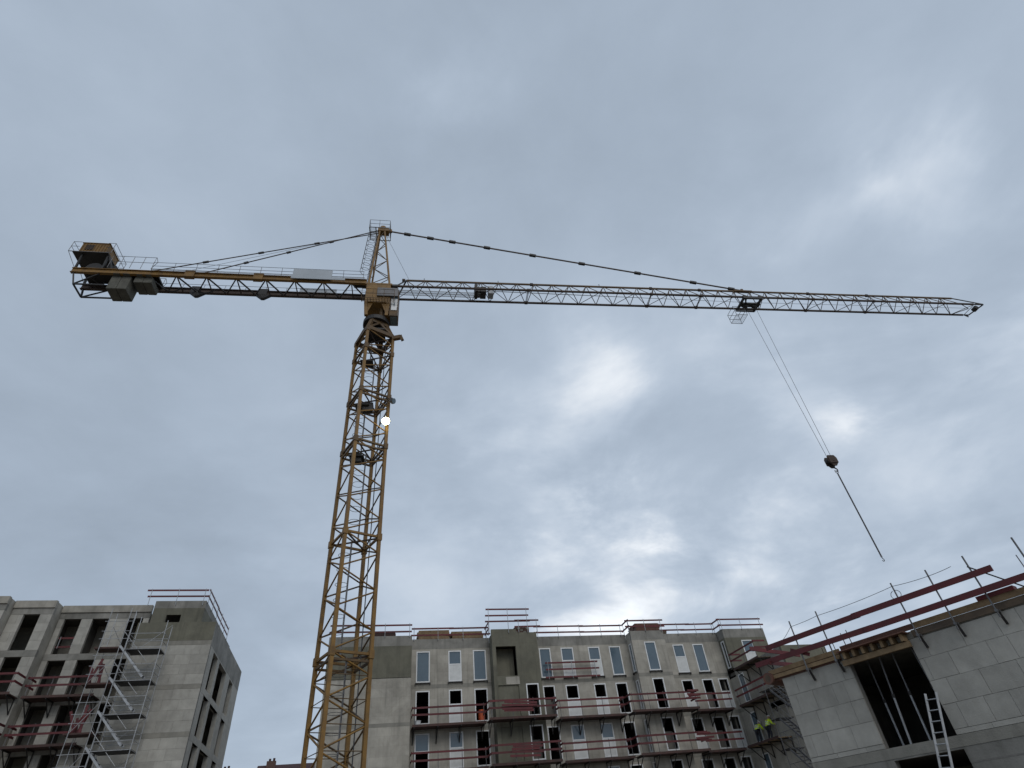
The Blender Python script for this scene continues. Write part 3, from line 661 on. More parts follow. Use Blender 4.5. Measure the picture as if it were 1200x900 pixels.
# slab edge, ground floor walls and the dark opening below
rb_box('slab_edge', VL, VR, SB - .012, SB + .3, 3.05, 3.328, 'slab')
wall_mesh(VL, VR, 0, 3.045, [(-10.55, D1, -1, 3.0), (-5.6, -3.2, -1, 2.7)], SB, SB + .24, OR).build('wall', M['concrete'], RB)
rb_box('joint_band', D1 + .02, VR, SB - .006, SB + .1, 2.66, 2.70, 'mortar')
rb_box('floor_slab', VL, VR, SB + .305, SB + 9, 3.06, 3.32, 'inside'); rb_box('roof_slab', VL, VR, SB + .005, SB + 9, 5.94, 6.14, 'slab')
rb_box('wall', VL, VL + .24, SB + .245, SB + 9, 0, 5.93, 'ks'); rb_box('wall', VL, VR, SB + 9.0, SB + 9.24, 0, 6.1, 'ks'); rb_box('wall', VR - .24, VR, SB + .245, SB + 9, 0, 5.93, 'ks')
rb_box('inner_wall', -7.9, -7.75, SB + .26, SB + 8.9, 3.33, 5.92, 'inside'); rb_box('inner_wall', -12.9, -7.95, SB + 6.0, SB + 6.2, 3.33, 5.92, 'inside')
# edge formwork of the slab being cast: stop-end boards, joists and a beam over the opening
FWK, OF = block_thing('slab_formwork', 'timber edge formwork of planks and joists along the slab top of the block wall', 'formwork', -13.6, SB - .1, AR)
FWK.location.z = 5.7; OF.z = 5.7
def plank(v0, v1, y, z0, z1, m, th=.05, name='board'): return piece(name, (v0, y, (z0 + z1) / 2), (v1, y, (z0 + z1) / 2), th, M[m], FWK, b=z1 - z0, off=OF)
plank(-13.65, -10.75, SB - .05, 6.13, 6.28, 'timber'); plank(-13.5, -10.8, SB - .09, 5.98, 6.10, 'timber', .06); plank(-13.6, -10.8, SB - .02, 5.93, 6.27, 'ply', .02)
plank(-10.7, -8.1, SB - .03, 6.17, 6.33, 'ply', .03)
plank(-8.15, -4.6, SB - .05, 6.16, 6.33, 'timber'); plank(-4.65, -.2, SB - .05, 6.17, 6.34, 'timber'); plank(-8.3, -4.0, SB - .03, 5.96, 6.15, 'timberdark', .04); plank(-4.05, -.2, SB - .03, 5.96, 6.15, 'timberdark', .04)
piece('beam', (-10.75, SB - .14, 5.79), (-8.45, SB - .14, 5.79), .12, M['timber'], FWK, b=.16, off=OF)
for k in range(7):
    v = -10.55 + k * .33
    piece('joist', (v, SB - .28, 5.99), (v + .05, SB + .9, 5.99), .09, M['timber'], FWK, b=.2, off=OF)
plank(-10.7, -8.4, SB - .18, 6.095, 6.125, 'ply', .5, 'sheathing')
t = thing('timber_roll', 'round end of stacked brown formwork tubes at the wall corner', 'formwork', frame_to_world(AR, -13.62, SB - .12, 5.88), AR)
MB().tube((-.05, -.1, .14), (-.05, .9, .14), .2, 18).build('tube', M['ply'], t); MB().tube((-.05, -.102, .14), (-.05, -.04, .14), .12, 12).build('core', M['timberdark'], t)
t = thing('red_block', 'dark red panel offcut lying on the slab edge beside a post', 'board', frame_to_world(AR, -6.15, SB + .05, 6.33), AR)
piece('panel', (0, 0, .06), (1.0, 0, .06), .3, M['red'], t, b=.12)
# its guard rail
GR, OG = block_thing('guard_rail', 'heavy dark red double guard rail on tall posts above the pale block wall', 'guard rail', -13.6, SB - .3, AR); tag(GR, group='red guard rails on the parapets')
GR.location.z = 5.6; OG.z = 5.6
for v in (-12.0, -10.88, -8.07, -6.95, -5.8, -4.45, -3.2, -1.9, -.8):
    a = random.uniform(-.02, .02)
    piece('post', (v, SB - .26, 5.75), (v + a, SB - .3, 7.55), .05, M['greysteel'], GR, kind='tube', off=OG)
    piece('bracket', (v, SB - .03, 5.58), (v + .01, SB - .2, 5.95), .06, M['dark'], GR, off=OG); piece('clamp', (v, SB - .3, 5.93), (v, SB - .05, 5.93), .07, M['greysteel'], GR, off=OG)
for v0, v1, z0, z1, y in ((-13.25, -9.45, 6.95, 6.98, -.33), (-9.7, -5.27, 6.99, 6.97, -.36), (-13.9, -9.2, 6.52, 6.5, -.33), (-9.5, -4.4, 6.49, 6.5, -.36), (-4.6, -.4, 6.51, 6.5, -.33), (-4.0, -.4, 6.98, 6.98, -.33)):
    piece('rail', (v0, SB + y, z0), (v1, SB + y, z1), .045, M['red'], GR, b=.17, off=OG)
piece('rail', (-13.81, SB - .5, 7.09), (-13.1, SB + 1.5, 6.82), .04, M['red'], GR, b=.14, off=OG)
piece('rail', (-13.25, SB - .45, 6.45), (-13.15, SB + 2.0, 6.45), .04, M['red'], GR, b=.14, off=OG)
piece('brace', (-5.84, SB - .3, 7.23), (-4.86, SB - .3, 6.28), .04, M['dark'], GR, kind='tube', off=OG)
piece('rail', (-12.35, SB - .28, 6.65), (-11.75, SB - .2, 6.35), .04, M['red'], GR, b=.12, off=OG)
# rebar starter bars on the slab
for k, (v, dy, h) in enumerate(((-4.75, .5, 1.15), (-4.5, .6, 1.2), (-4.25, .7, 1.25), (-3.6, .6, 1.2), (-3.3, .6, 1.15), (-11.35, 1.8, 1.0), (-11.1, 1.8, 1.05), (-12.6, 2.6, .95), (-12.9, 2.9, 1.0), (-12.2, 2.6, 1.1))):
    o = MB().tube((0, 0, 0), (random.uniform(-.03, .03), random.uniform(-.03, .03), h), .016, 6).tube((0, 0, h * .4), (.002, 0, h * .4 + .02), .022, 6).build('starter_bar', M['rustbrown' if k > 4 else 'greysteel'])
    o.location = frame_to_world(AR, v, SB + dy, 6.14); o.rotation_euler = (0, 0, AR)
    tag(o, 'grey steel starter bar standing close behind the brace of the heavy red guard rail' if k < 5 else 'rusty starter bar rising from the slab deep behind the timber formwork', 'rebar', 'grey starter bars' if k < 5 else 'rusty starter bars')
# slack cable along the posts
pts = []
CP = [(-13.3, SB + .9, 7.3), (-12.0, SB - .3, 7.36), (-10.88, SB - .3, 7.40), (-8.07, SB - .3, 7.44), (-6.95, SB - .32, 7.35), (-6.2, SB - .4, 7.36)]
for (a, b) in zip(CP, CP[1:]):
    for k in range(8):
        f = k / 8; p = Vector(a).lerp(Vector(b), f); p.z -= .16 * f * (1 - f) * min(1, (Vector(b) - Vector(a)).length / 2.5); pts.append(p)
pts.append(Vector(CP[-1]))
loop = [Vector((-8.07 + .16 * math.sin(x), SB - .34, 7.30 - .14 + .14 * math.cos(x))) for x in [i * .6 for i in range(11)]]
cb = MB(CP[0]).path(pts, .008, 5); cb.path(loop, .009, 5)
o = cb.build('cable', M['rope']); o.location = frame_to_world(AR, *CP[0]); o.rotation_euler = (0, 0, AR); tag(o, 'thin slack cable strung along the tops of the guard rail posts', 'cable')
# shoring props inside the opening
for k, (v, y, lean, lab) in enumerate(((-9.75, .35, -.25, 'shoring prop beside the left hand jamb of the dark opening'), (-9.42, .6, -.1, 'shoring prop in the middle of the dark opening'), (-10.45, .9, -.05, 'dark shoring prop half hidden behind the block pier'), (-8.66, .3, .12, 'shoring prop leaning against the jamb above the ladder'), (-9.1, 2.2, .0, 'shoring prop deep inside the dark opening'))):
    t = thing('shoring_prop', 'galvanised ' + lab if k != 2 else lab, 'prop', frame_to_world(AR, v + lean, SB + y, 3.325), AR, 'shoring props in the opening')
    d = Vector((-lean, 0, 2.55))
    MB().tube((0, 0, .012), d * .52, .035, 10).build('outer_tube', M['galv'], t); MB().tube(d * .5, d, .026, 10).build('inner_tube', M['greysteel'], t)
    MB().box(-.07, .07, -.07, .07, 0, .012).build('base_plate', M['greysteel'], t); MB().tube(d * .5, d * .54, .055, 10).build('collar', M['dark'], t)
    MB().box(d.x - .07, d.x + .07, -.07, .07, d.z, d.z + .012).build('head_plate', M['greysteel'], t)
# ladder
t = thing('ladder', 'aluminium ladder leaning across the dark opening of the block wall', 'ladder', frame_to_world(AR, -9.6, SB - 1.25, 0), AR)
P0 = Vector((0, 0, .0)); P1 = Vector((.93, .95, 4.42)); W_ = Vector((.31, .0, -.02))
dl = (P1 - P0)
for wv in (Vector((0, 0, 0)), W_): piece('stile', P0 + wv, P1 + wv, .03, M['alu'], t, b=.06)
for k in range(16): p = P0 + dl * ((k + .6) / 16.2); piece('rung', p, p + W_, .032, M['alu'], t, kind='tube')
for wv in (Vector((0, 0, 0)), W_): piece('foot', P0 + wv, P0 + wv + dl * .012, .05, M['dark'], t, b=.09)

# ---- stair scaffold between the wing and the block wall
S2, O2 = block_thing('stair_scaffold', 'dark zigzag stair scaffold beside the wing and the pale block wall', 'scaffold', 29.0, 38.6)
for u in (29.0, 30.3):
    for s in (38.6, 41.4): piece('standard', (u, s, 0), (u, s, 10.4), .05, M['greysteel'], S2, kind='tube', off=O2)
for k, z in enumerate((9.75, 7.9, 6.05, 4.2)):
    piece('landing', (29.65, 41.9, z), (29.65, 40.9, z), 1.2, M['dark'], S2, b=.08, off=O2)
    fl = MB(O2)
    for u in (29.1, 29.7): fl.bar((u, 41.0, z), (u, 38.8, z - 1.85), .035, .13)
    f_ = fl.build('stair_flight', M['greysteel'], S2)
    for j in range(8):
        a = (j + .5) / 8; piece('tread', (29.1, 41.0 - 2.2 * a, z - 1.85 * a), (29.7, 41.0 - 2.2 * a, z - 1.85 * a), .2, M['dark'], f_, b=.03, off=O2)
    for h in (.5, 1.0): piece('handrail', (29.02, 41.0, z + h), (29.02, 38.8, z - 1.85 + h), .035, M['greysteel'], S2, kind='tube', off=O2); piece('ledger', (29.0, 38.6, z + h), (29.0, 41.4, z + h), .035, M['greysteel'], S2, kind='tube', off=O2)

# ================================================================== people on the wing platform
def person(label, u, s, z, rz, bend, arm_fwd, jacket='hivis', hat='helmet'):
    """one skinned body; jacket, trousers and helmet follow the same skeleton. Local +y is forward"""
    t = thing('person', label, 'person', frame_to_world(A165, u, s, z), A165 + rz, 'workers on the wing platform')
    b = math.sin(bend); c = math.cos(bend)
    def T(y, h): return (y * c + (h) * b, 0.92 - y * b + h * c)     # torso point above the hip: forward, up
    def tp(x, y, h): f, up = T(y, h); return Vector((x, f, up))
    hip = Vector((0, 0, .92)); chest = tp(0, 0, .38); neck = tp(0, .01, .56); head = tp(0, .05, .72); crown = tp(0, .06, .80)
    V = {'hip': (hip, .14, .11), 'waist': (tp(0, 0, .18), .14, .105), 'chest': (chest, .165, .12), 'neck': (neck, .055, .055), 'head': (head, .085, .10), 'crown': (crown, .07, .085)}
    E_ = [('hip', 'waist'), ('waist', 'chest'), ('chest', 'neck'), ('neck', 'head'), ('head', 'crown')]
    for sg, n in ((-1, 'l'), (1, 'r')):
        f = arm_fwd if sg > 0 else arm_fwd * .6
        sh = tp(sg * .19, 0, .48); el = sh + Vector((sg * .07, .10 * f + .02, -.27)); wr = el + Vector((-sg * .03, .24 * f, -.16 + .12 * f)); ha = wr + Vector((0, .06, -.05))
        kn = Vector((sg * .12, .07 if sg > 0 else .0, .50)); an = Vector((sg * .13, -.02 if sg > 0 else -.1, .09)); toe = an + Vector((sg * .02, .16, -.05))
        V.update({n + 'sh': (sh, .07, .07), n + 'el': (el, .05, .05), n + 'wr': (wr, .034, .034), n + 'ha': (ha, .036, .024), n + 'hp': (Vector((sg * .10, 0, .88)), .10, .10), n + 'kn': (kn, .068, .068), n + 'an': (an, .046, .046), n + 'toe': (toe, .044, .034)})
        E_ += [('chest', n + 'sh'), (n + 'sh', n + 'el'), (n + 'el', n + 'wr'), (n + 'wr', n + 'ha'), ('hip', n + 'hp'), (n + 'hp', n + 'kn'), (n + 'kn', n + 'an'), (n + 'an', n + 'toe')]
        for q in range(5):      # fingers, unequal, the thumb from the side
            dx = (-.028 + .018 * q) if q < 4 else -sg * .045
            tip = ha + Vector((dx * 1.1, .05 + (.012 if q in (1, 2) else 0) if q < 4 else .02, -.04 if q < 4 else -.01)); mid = ha.lerp(tip, .55) + Vector((0, .008, .008))
            V[n + 'm%d' % q] = (mid, .010, .010); V[n + 't%d' % q] = (tip, .008, .008); E_ += [(n + 'ha', n + 'm%d' % q), (n + 'm%d' % q, n + 't%d' % q)]
    def skinned(name, keys, edges, m, grow=1.0, root='hip', sub=2):
        keys = list(keys); me = bpy.data.meshes.new(name); me.from_pydata([tuple(V[k][0]) for k in keys], [(keys.index(a), keys.index(b_)) for a, b_ in edges], [])
        me.materials.append(M[m]); o = bpy.data.objects.new(name, me); COL.objects.link(o); o.parent = t
        md = o.modifiers.new('skin', 'SKIN'); md.use_smooth_shade = True
        for i, k in enumerate(keys):
            sv = me.skin_vertices[0].data[i]; sv.radius = (V[k][1] * grow + (.012 if grow > 1 else 0), V[k][2] * grow + (.012 if grow > 1 else 0)); sv.use_root = k == root
        ss = o.modifiers.new('sub', 'SUBSURF'); ss.levels = sub; ss.render_levels = sub
        return o
    skinned('body', V.keys(), E_, 'skin')
    jk = ['hip', 'waist', 'chest', 'lsh', 'lel', 'lwr', 'rsh', 'rel', 'rwr']
    skinned('jacket', jk, [(a, b_) for a, b_ in E_ if a in jk and b_ in jk], jacket, 1.22, 'waist')
    tk = ['hip', 'lhp', 'lkn', 'lan', 'rhp', 'rkn', 'ran']
    skinned('trousers', tk, [(a, b_) for a, b_ in E_ if a in tk and b_ in tk], 'trousers', 1.2)
    for n in 'lr': skinned('boot', [n + 'an', n + 'toe'], [(n + 'an', n + 'toe')], 'boot', 1.3, n + 'an')
    hm = MB()
    ax = (crown - head).normalized(); hc = head + ax * .03
    for k in range(5):
        a0, a1 = k / 5 * math.pi / 2, (k + 1) / 5 * math.pi / 2
        hm.tube(hc + ax * (.135 * math.sin(a0)), hc + ax * (.135 * math.sin(a1) + .001), .128 * math.cos(a0) + .004, 16, .128 * math.cos(a1) + .004)
    hm.tube(hc - ax * .004, hc + ax * .01, .15, 16); hm.build('helmet', M[hat], t)
    fc = MB()       # face
    fd = Vector((0, c, -b)); fc.tube(head + fd * .09 + Vector((0, 0, -.005)), head + fd * .125 + Vector((0, 0, -.03)), .012, 6, .018); fc.build('nose', M['skin'], t)
    ey = MB()
    for sg in (-1, 1): ey.tube(head + fd * .092 + Vector((sg * .032, 0, .015)), head + fd * .1 + Vector((sg * .032, 0, .015)), .011, 6)
    ey.build('eyes', M['dark'], t); MB().bar(head + fd * .1 + Vector((-.025, 0, -.05)), head + fd * .1 + Vector((.025, 0, -.05)), .012).build('mouth', M['ply'], t)
    for sg in (-1, 1): MB().tube(head + Vector((sg * .085, 0, -.01)), head + Vector((sg * .105, -.01, 0)), .03, 8, .02).build('ear', M['skin'], t)
    bd = MB()
    for h in (.10, .26): bd.tube(tp(0, 0, h), tp(0, 0, h + .05), .205, 18)
    o = bd.build('reflective_band', M['band'], t); o.scale = (1, .82, 1)
    return t
person('worker in bright yellow hi-vis jacket and dark trousers turned to the wing wall', 30.52, 44.75, 7.04, R(-90), .45, .9)
person('stooping worker in hi-vis jacket and white helmet beside the narrow wing window', 30.42, 46.15, 7.04, R(-70), .75, .8)

# ================================================================== roofs in the distance
def far_house(label, az, dist, w_, h, rz, chim):
    p = Vector((math.sin(R(az)) * dist, math.cos(R(az)) * dist, 0))
    t = thing('house', label, 'house', p, rz, 'houses far behind the crane')
    MB().box(-w_ / 2, w_ / 2, -5, 5, 0, h - 3).build('wall', M['brick'], t)
    MB().prism([(-5.5, h - 3.1), (5.5, h - 3.1), (0, h)], 'x', -w_ / 2 - .3, w_ / 2 + .3).build('roof', M['roof'], t)
    for x in (-w_ * .3, 0, w_ * .3):
        f = MB().box(x - .6, x + .6, -5.06, -4.98, h - 5.4, h - 3.9).build('window', M['white'], t); MB().box(x - .5, x + .5, -5.08, -5.065, h - 5.3, h - 4.0).build('pane', M['glass'], f)
    for x, cw, ch in chim:
        c = MB().box(x - cw / 2, x + cw / 2, -.8, .2, h - 1.2, h + ch).build('chimney', M['brick'], t)
        MB().tube((x + cw * .25, -.3, h + ch), (x + cw * .25, -.3, h + ch + .35), .14, 8).tube((x - cw * .2, -.3, h + ch), (x - cw * .2, -.3, h + ch + .3), .14, 8).build('chimney_pot', M['roof'], c)
far_house('dark tiled house with a broad chimney glimpsed between the two blocks', -21.2, 92, 8.6, 13.9, R(20), [(-3.0, 1.1, .35)])
far_house('dark roof with a low chimney just past the six storey block', -26.4, 95, 6.0, 13.3, R(18), [(.2, 1.0, .7)])
#@@NEXT
# ================================================================== the tower crane
CX, CY = -9.42, 28.48
AJ = R(11.2)
CR = thing('tower_crane', 'tall yellow lattice tower crane with long jib, counter jib and pointed tower head', 'crane', (CX, CY, 0), AJ)
Y, Y2, RU, DK = M['yellow'], M['yellow2'], M['rustbrown'], M['dark']
RAD = 1.353; MA = R(-106.8)
LEG = [Vector((math.cos(MA + k * math.pi / 2) * RAD, math.sin(MA + k * math.pi / 2) * RAD, 0)) for k in range(4)]     # front, right, back, left
def zv(v, z): return Vector((v.x, v.y, z))
MB().box(-2.6, 2.6, -2.6, 2.6, 0, .9).build('foundation', M['concrete'], CR)
JO = [.9, 3.87, 9.8, 15.75, 21.65, 25.5, 29.3, 30.95]
NB = [3, 6, 6, 6, 4, 4, 2]
for si in range(7):
    z0, z1 = JO[si], JO[si + 1]; n = NB[si]; h = (z1 - z0) / n
    col = MB()
    for v in LEG:           # joint collars
        d = v.normalized(); x = Vector((-d.y, d.x, 0)).normalized()
        col.bar(zv(v, z1 - .26), zv(v, z1 + .12), .25, .25, up=(math.cos(MA + math.pi / 4), math.sin(MA + math.pi / 4), 0))
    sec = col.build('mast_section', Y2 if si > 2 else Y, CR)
    for v in LEG: piece('leg', zv(v, z0 + (.12 if si else 0)), zv(v, z1 - .26), .175, Y, sec, up=(math.cos(MA + math.pi / 4), math.sin(MA + math.pi / 4), 0))
    for f in range(4):
        a, b = LEG[f], LEG[(f + 1) % 4]
        for k in range(n):
            p, q = (a, b) if (k + f) % 2 == 0 else (b, a)
            piece('diagonal', zv(p, z0 + k * h + .05), zv(q, z0 + (k + 1) * h - .05), .085, Y if f in (0, 3) else Y2, sec, kind='tube')  # back faces take the darker yellow: their shade is in the colour
            if si <= 1 or k == 0 and si < 6: piece('cross_rod', zv(a, z0 + k * h), zv(b, z0 + k * h), .042, Y2, sec, kind='tube')
        piece('ring_beam', zv(a, z1 - .05), zv(b, z1 - .05), .11, Y if si < 3 else Y2, sec)
        if si in (1, 3, 4): piece('ring_beam', zv(a, z1 - .38), zv(b, z1 - .38), .10, Y2, sec)
    piece('plan_brace', zv(LEG[0], z1 - .05), zv(LEG[2], z1 - .05), .07, RU, sec); piece('plan_brace', zv(LEG[1], z1 - .12), zv(LEG[3], z1 - .12), .07, RU, sec)
# ladder with rest platforms inside the mast
for si in range(7):
    z0, z1 = JO[si], JO[si + 1]; ox = .12 if si % 2 else -.2
    ld = MB()
    for yy in (-.18, .18): ld.bar((ox, yy + .25, z0), (ox, yy + .25, z1), .04)
    n = int((z1 - z0) / .3)
    for k in range(n): ld.tube((ox, .07, z0 + .15 + k * .3), (ox, .43, z0 + .15 + k * .3), .014, 5)
    for k in range(int((z1 - z0 - 1) / .8)):
        if z1 - z0 > 3: ld.ring((ox - .3, .25, z0 + 1.2 + k * .8), .33, .014, 'z', 12)
    ld.build('access_ladder', M['greysteel'], CR)
    if si in (3, 4, 5): MB().box(-.75, .1, -.7, .05, z1 - .9, z1 - .84).build('rest_platform', DK, CR)
for zz, x0 in ((24.75, -.1), (20.9, -.5)): MB().box(x0 - .2, x0 + .45, -.55, -.1, zz - .45, zz + .15).build('control_box', DK, CR, .02)
MB().path([(.85, -.55, z) for z in (.0, 10, 20, 30)], .028, 6).build('power_cable', M['rope'], CR)
# mast head, slewing ring and turret
hd = MB(); TZ = 32.25
TOPQ = [v * .62 for v in LEG]
for f in range(4):
    hd.bar(zv(LEG[f], 30.95), zv(TOPQ[f], TZ), .22); a, b = LEG[f], LEG[(f + 1) % 4]
    hd.bar(zv(a, 31.0), zv(b, 31.0), .22, .3); hd.bar(zv(a, 31.05), zv((TOPQ[f] + TOPQ[(f + 1) % 4]) / 2, TZ), .12); hd.bar(zv(b, 31.05), zv((TOPQ[f] + TOPQ[(f + 1) % 4]) / 2, TZ), .12)
    hd.bar(zv(TOPQ[f], TZ), zv(TOPQ[(f + 1) % 4], TZ), .2, .3)
hd.build('mast_head', Y2, CR)
MB().box(-.7, .7, -.7, .7, 31.45, 31.6).build('head_deck', DK, CR)
for v in (LEG[1],):
    d = v.normalized(); MB().bar(zv(v, 30.85), zv(v + d * .55, 30.85), .25, .3).bar(zv(v + d * .55, 31.0), zv(v + d * .72, 30.5), .16, .2).build('corner_bracket', Y2, CR)
MB().tube((0, 0, 32.4), (0, 0, 32.75), .95, 28).tube((0, 0, 32.75), (0, 0, 32.9), .8, 28).build('slewing_ring', DK, CR)
tu = MB()
for sx in (-1, 1):
    for sy in (-1, 1): tu.bar((sx * .72, sy * .68, 32.85), (sx * .82, sy * .78, 34.15), .24)
tu.box(-.92, .92, -.9, .9, 34.1, 34.3); tu.box(-.9, .9, -.87, -.75, 34.3, 36.15).box(-.9, .9, .75, .87, 34.3, 36.15).box(-.9, -.8, -.75, .75, 34.3, 36.15).box(.8, .9, -.75, .75, 34.3, 36.1); tu.box(-1.0, 1.0, -.88, .88, 36.15, 36.32)
tu.prism([(-.9, 34.1), (-.3, 34.1), (-.65, 33.1), (-.85, 33.1)], 'y', -.8, -.7).prism([(.9, 34.1), (.3, 34.1), (.65, 33.1), (.85, 33.1)], 'y', -.8, -.7)
tu.build('turret', Y, CR, .015)
MB().tube((.35, -.3, 32.9), (.35, -.3, 33.9), .2, 12).build('slewing_motor', Y2, CR)
pl = MB()
for yy in (-1.32, -1.15, -.98): pl.bar((-1.15, yy, 34.08), (1.3, yy, 34.08), .03)
for i in range(12): pl.bar((-1.1 + i * .21, -1.34, 34.08), (-1.1 + i * .21, -.9, 34.08), .03)
for x in (-1.1, -.3, .5, 1.25): pl.tube((x, -1.32, 34.1), (x, -1.32, 35.1), .018, 5)
for z in (34.6, 35.08): pl.tube((-1.1, -1.32, z), (1.25, -1.32, z), .018, 5)
pl.build('turret_walkway', Y2, CR)
MB().box(-.05, 1.5, -1.0, -.905, 34.75, 35.65).build('grey_cover_plate', M['greysteel'], CR, .01)
cabm = MB()
x0, x1, y0, y1, z0, z1 = .94, 1.55, -.85, .2, 32.75, 35.6
cabm.box(x0, x1, y0, y1, z1 - .12, z1).box(x0, x1, y0, y1, z0, z0 + .1)
for x in (x0, x1 - .07):
    for yy in (y0, y1 - .07): cabm.box(x, x + .07, yy, yy + .07, z0 + .1, z1 - .12)
cabm.box(x0 + .07, x1 - .07, y0 + .005, y0 + .04, z0 + .1, z0 + .9)
cab = cabm.build('operator_cab', Y2, CR)
for nm, bx in (('cab_window', (x1 - .05, x1 - .03, y0 + .07, y1 - .07, z0 + .3, z1 - .12)), ('cab_window', (x0 + .07, x1 - .07, y0 + .01, y0 + .03, z0 + .95, z1 - .12)), ('cab_window', (x0 + .07, x1 - .07, y0 + .1, y1 - .1, z0 - .005, z0 - .001))):
    MB().box(*bx).build(nm, M['glass'], cab)
MB().box(x0 + .1, x0 + .55, -.55, -.1, z0 + .1, z0 + .55).box(x0 + .08, x0 + .18, -.55, -.1, z0 + .55, z0 + 1.2).build('cab_seat', DK, cab)
MB().box(x0 + .1, x1 - .1, y0 - .05, y0 + .003, z0 + .55, z0 + .95).build('cab_lamp_box', M['white'], cab)
# pointed tower head
HB = [Vector((sx * .8, sy * .68, 36.32)) for sx, sy in ((-1, -1), (1, -1), (1, 1), (-1, 1))]
HT = [Vector((-.24 + sx * .2, sy * .18, 44.05)) for sx, sy in ((-1, -1), (1, -1), (1, 1), (-1, 1))]
th = MB().box(-.62, .3, -.28, .28, 44.0, 44.35).box(-.3, .55, -.1, .1, 44.2, 44.5); th.tube((-.2, -.3, 44.45), (-.2, .3, 44.45), .24, 16)
hdp = th.build('tower_head', Y, CR)
for k in range(4): piece('head_leg', HB[k], HT[k], .13, Y, hdp)
for f in range(4):
    a0, a1, b0, b1 = HB[f], HT[f], HB[(f + 1) % 4], HT[(f + 1) % 4]; n = 7
    ts = [0] + [1 - (1 - i / n) ** 1.25 for i in range(1, n + 1)]; ts = [i / n for i in range(n + 1)]
    for k in range(n):
        p, q = (a0.lerp(a1, ts[k]), b0.lerp(b1, ts[k + 1])) if k % 2 == 0 else (b0.lerp(b1, ts[k]), a0.lerp(a1, ts[k + 1]))
        piece('head_brace', p, q, .06, Y2, hdp, kind='tube')
pf = MB()
for yy in (-.72, .58): pf.bar((-1.3, yy, 43.77), (.45, yy, 43.77), .05)
for xx in (-1.28, -.75, .42): pf.bar((xx, -.72, 43.77), (xx, .58, 43.77), .05)
for xx in [-1.25 + .09 * i for i in range(7)]: pf.bar((xx, -.7, 43.78), (xx, .56, 43.78), .02)
for x in (-1.28, -.45, .42):
    for yy in (-.72, .58): pf.tube((x, yy, 43.79), (x, yy, 44.85), .02, 5)
for z in (44.3, 44.83):
    pf.path([(-1.28, -.72, z), (.42, -.72, z), (.42, .58, z), (-1.28, .58, z), (-1.28, -.72, z)], .018, 5)
pf.build('head_platform', M['greysteel'], CR)
lg = MB(); A0, A1 = Vector((-1.05, -.1, 36.6)), Vector((-.62, -.1, 43.8))
for yy in (-.2, .2): lg.bar(A0 + Vector((0, yy, 0)), A1 + Vector((0, yy, 0)), .04)
for k in range(24): p = A0.lerp(A1, (k + .5) / 24); lg.tube(p - Vector((0, .2, 0)), p + Vector((0, .2, 0)), .014, 5)
for k in range(9):
    p = A0.lerp(A1, .28 + k * .085); lg.ring(p + Vector((-.36, 0, 0)), .38, .017, 'z', 14)
for an in (2.4, 3.14, 3.9):
    q = Vector((math.cos(an) * .38 - .36, math.sin(an) * .38, 0)); lg.tube(A0.lerp(A1, .28) + q, A0.lerp(A1, .96) + q, .014, 5)
lg.build('caged_ladder', M['greysteel'], CR)
# jib: triangular, apex up, rising slightly to the tip
JX0, PAN = 1.27, 1.482
def jz(x): return 36.27 + (x - JX0) * .0132
def apz(x): return jz(x) + 1.52
SECT = [7, 7, 3, 7, 4, 7]
HW = .66
k0 = 0
TUBEN, TUBEA = .11, .12
for si, n in enumerate(SECT):
    xa, xb = JX0 + k0 * PAN, JX0 + (k0 + n) * PAN
    g = .06 if si else 0.0
    jn = MB()
    for yy, zf in ((-HW, jz), (HW, jz), (0, apz)):
        xx = xa if yy else xa + PAN * .35
        jn.box(xx - .12, xx + .12, yy - .09, yy + .09, zf(xx) - .1, zf(xx) + .1)
    js = jn.build('jib_section', RU, CR)
    for yy in (-HW, HW): piece('bottom_chord', (xa + .12, yy, jz(xa)), (xb - .12, yy, jz(xb)), .13, RU, js)
    ea, eb = xa + PAN * .5 if si == 0 else xa + PAN * .42, xb + PAN * .28
    if si == len(SECT) - 1: eb = xb - PAN * .6
    piece('top_chord', (ea, 0, apz(ea)), (eb, 0, apz(eb)), .12, Y2, js)
    for k in range(n):
        x0_, x1_ = xa + k * PAN, xa + (k + 1) * PAN; xm = (x0_ + x1_) / 2
        last = si == len(SECT) - 1 and k == n - 1
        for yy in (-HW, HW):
            mm = Y2 if yy < 0 else RU  # far lacing coloured darker than the near one, as if in shade
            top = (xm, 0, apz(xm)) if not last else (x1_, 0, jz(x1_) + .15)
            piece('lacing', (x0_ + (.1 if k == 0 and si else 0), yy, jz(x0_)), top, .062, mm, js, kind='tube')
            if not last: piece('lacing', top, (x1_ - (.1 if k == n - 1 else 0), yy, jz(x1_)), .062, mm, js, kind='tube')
        par = (k0 + k) % 2
        piece('wind_brace', (x0_, HW if par == 0 else -HW, jz(x0_)), (x1_, -HW if par == 0 else HW, jz(x1_)), .05, RU, js, kind='tube')
    for x in (xa + .04, xb - .04): piece('cross_strut', (x, -HW, jz(x)), (x, HW, jz(x)), .05, RU, js, kind='tube')
    k0 += n
JX1 = JX0 + k0 * PAN
jt = MB().bar((JX1, -HW, jz(JX1)), (JX1 + .9, -HW, jz(JX1) + .02), .1).bar((JX1, HW, jz(JX1)), (JX1 + .45, HW, jz(JX1)), .1).bar((JX1 + .45, HW, jz(JX1)), (JX1 + .9, -HW, jz(JX1)), .08)
jt.tube((JX1 + .55, -.3, jz(JX1) + .05), (JX1 + .55, .1, jz(JX1) + .05), .22, 14).bar((JX1 - .6 * PAN, 0, apz(JX1)), (JX1 + .9, -HW, jz(JX1) + .05), .07).bar((JX1, HW, jz(JX1)), (JX1 + .3, HW, jz(JX1) - .25), .07)
jt.build('jib_tip', DK, CR)
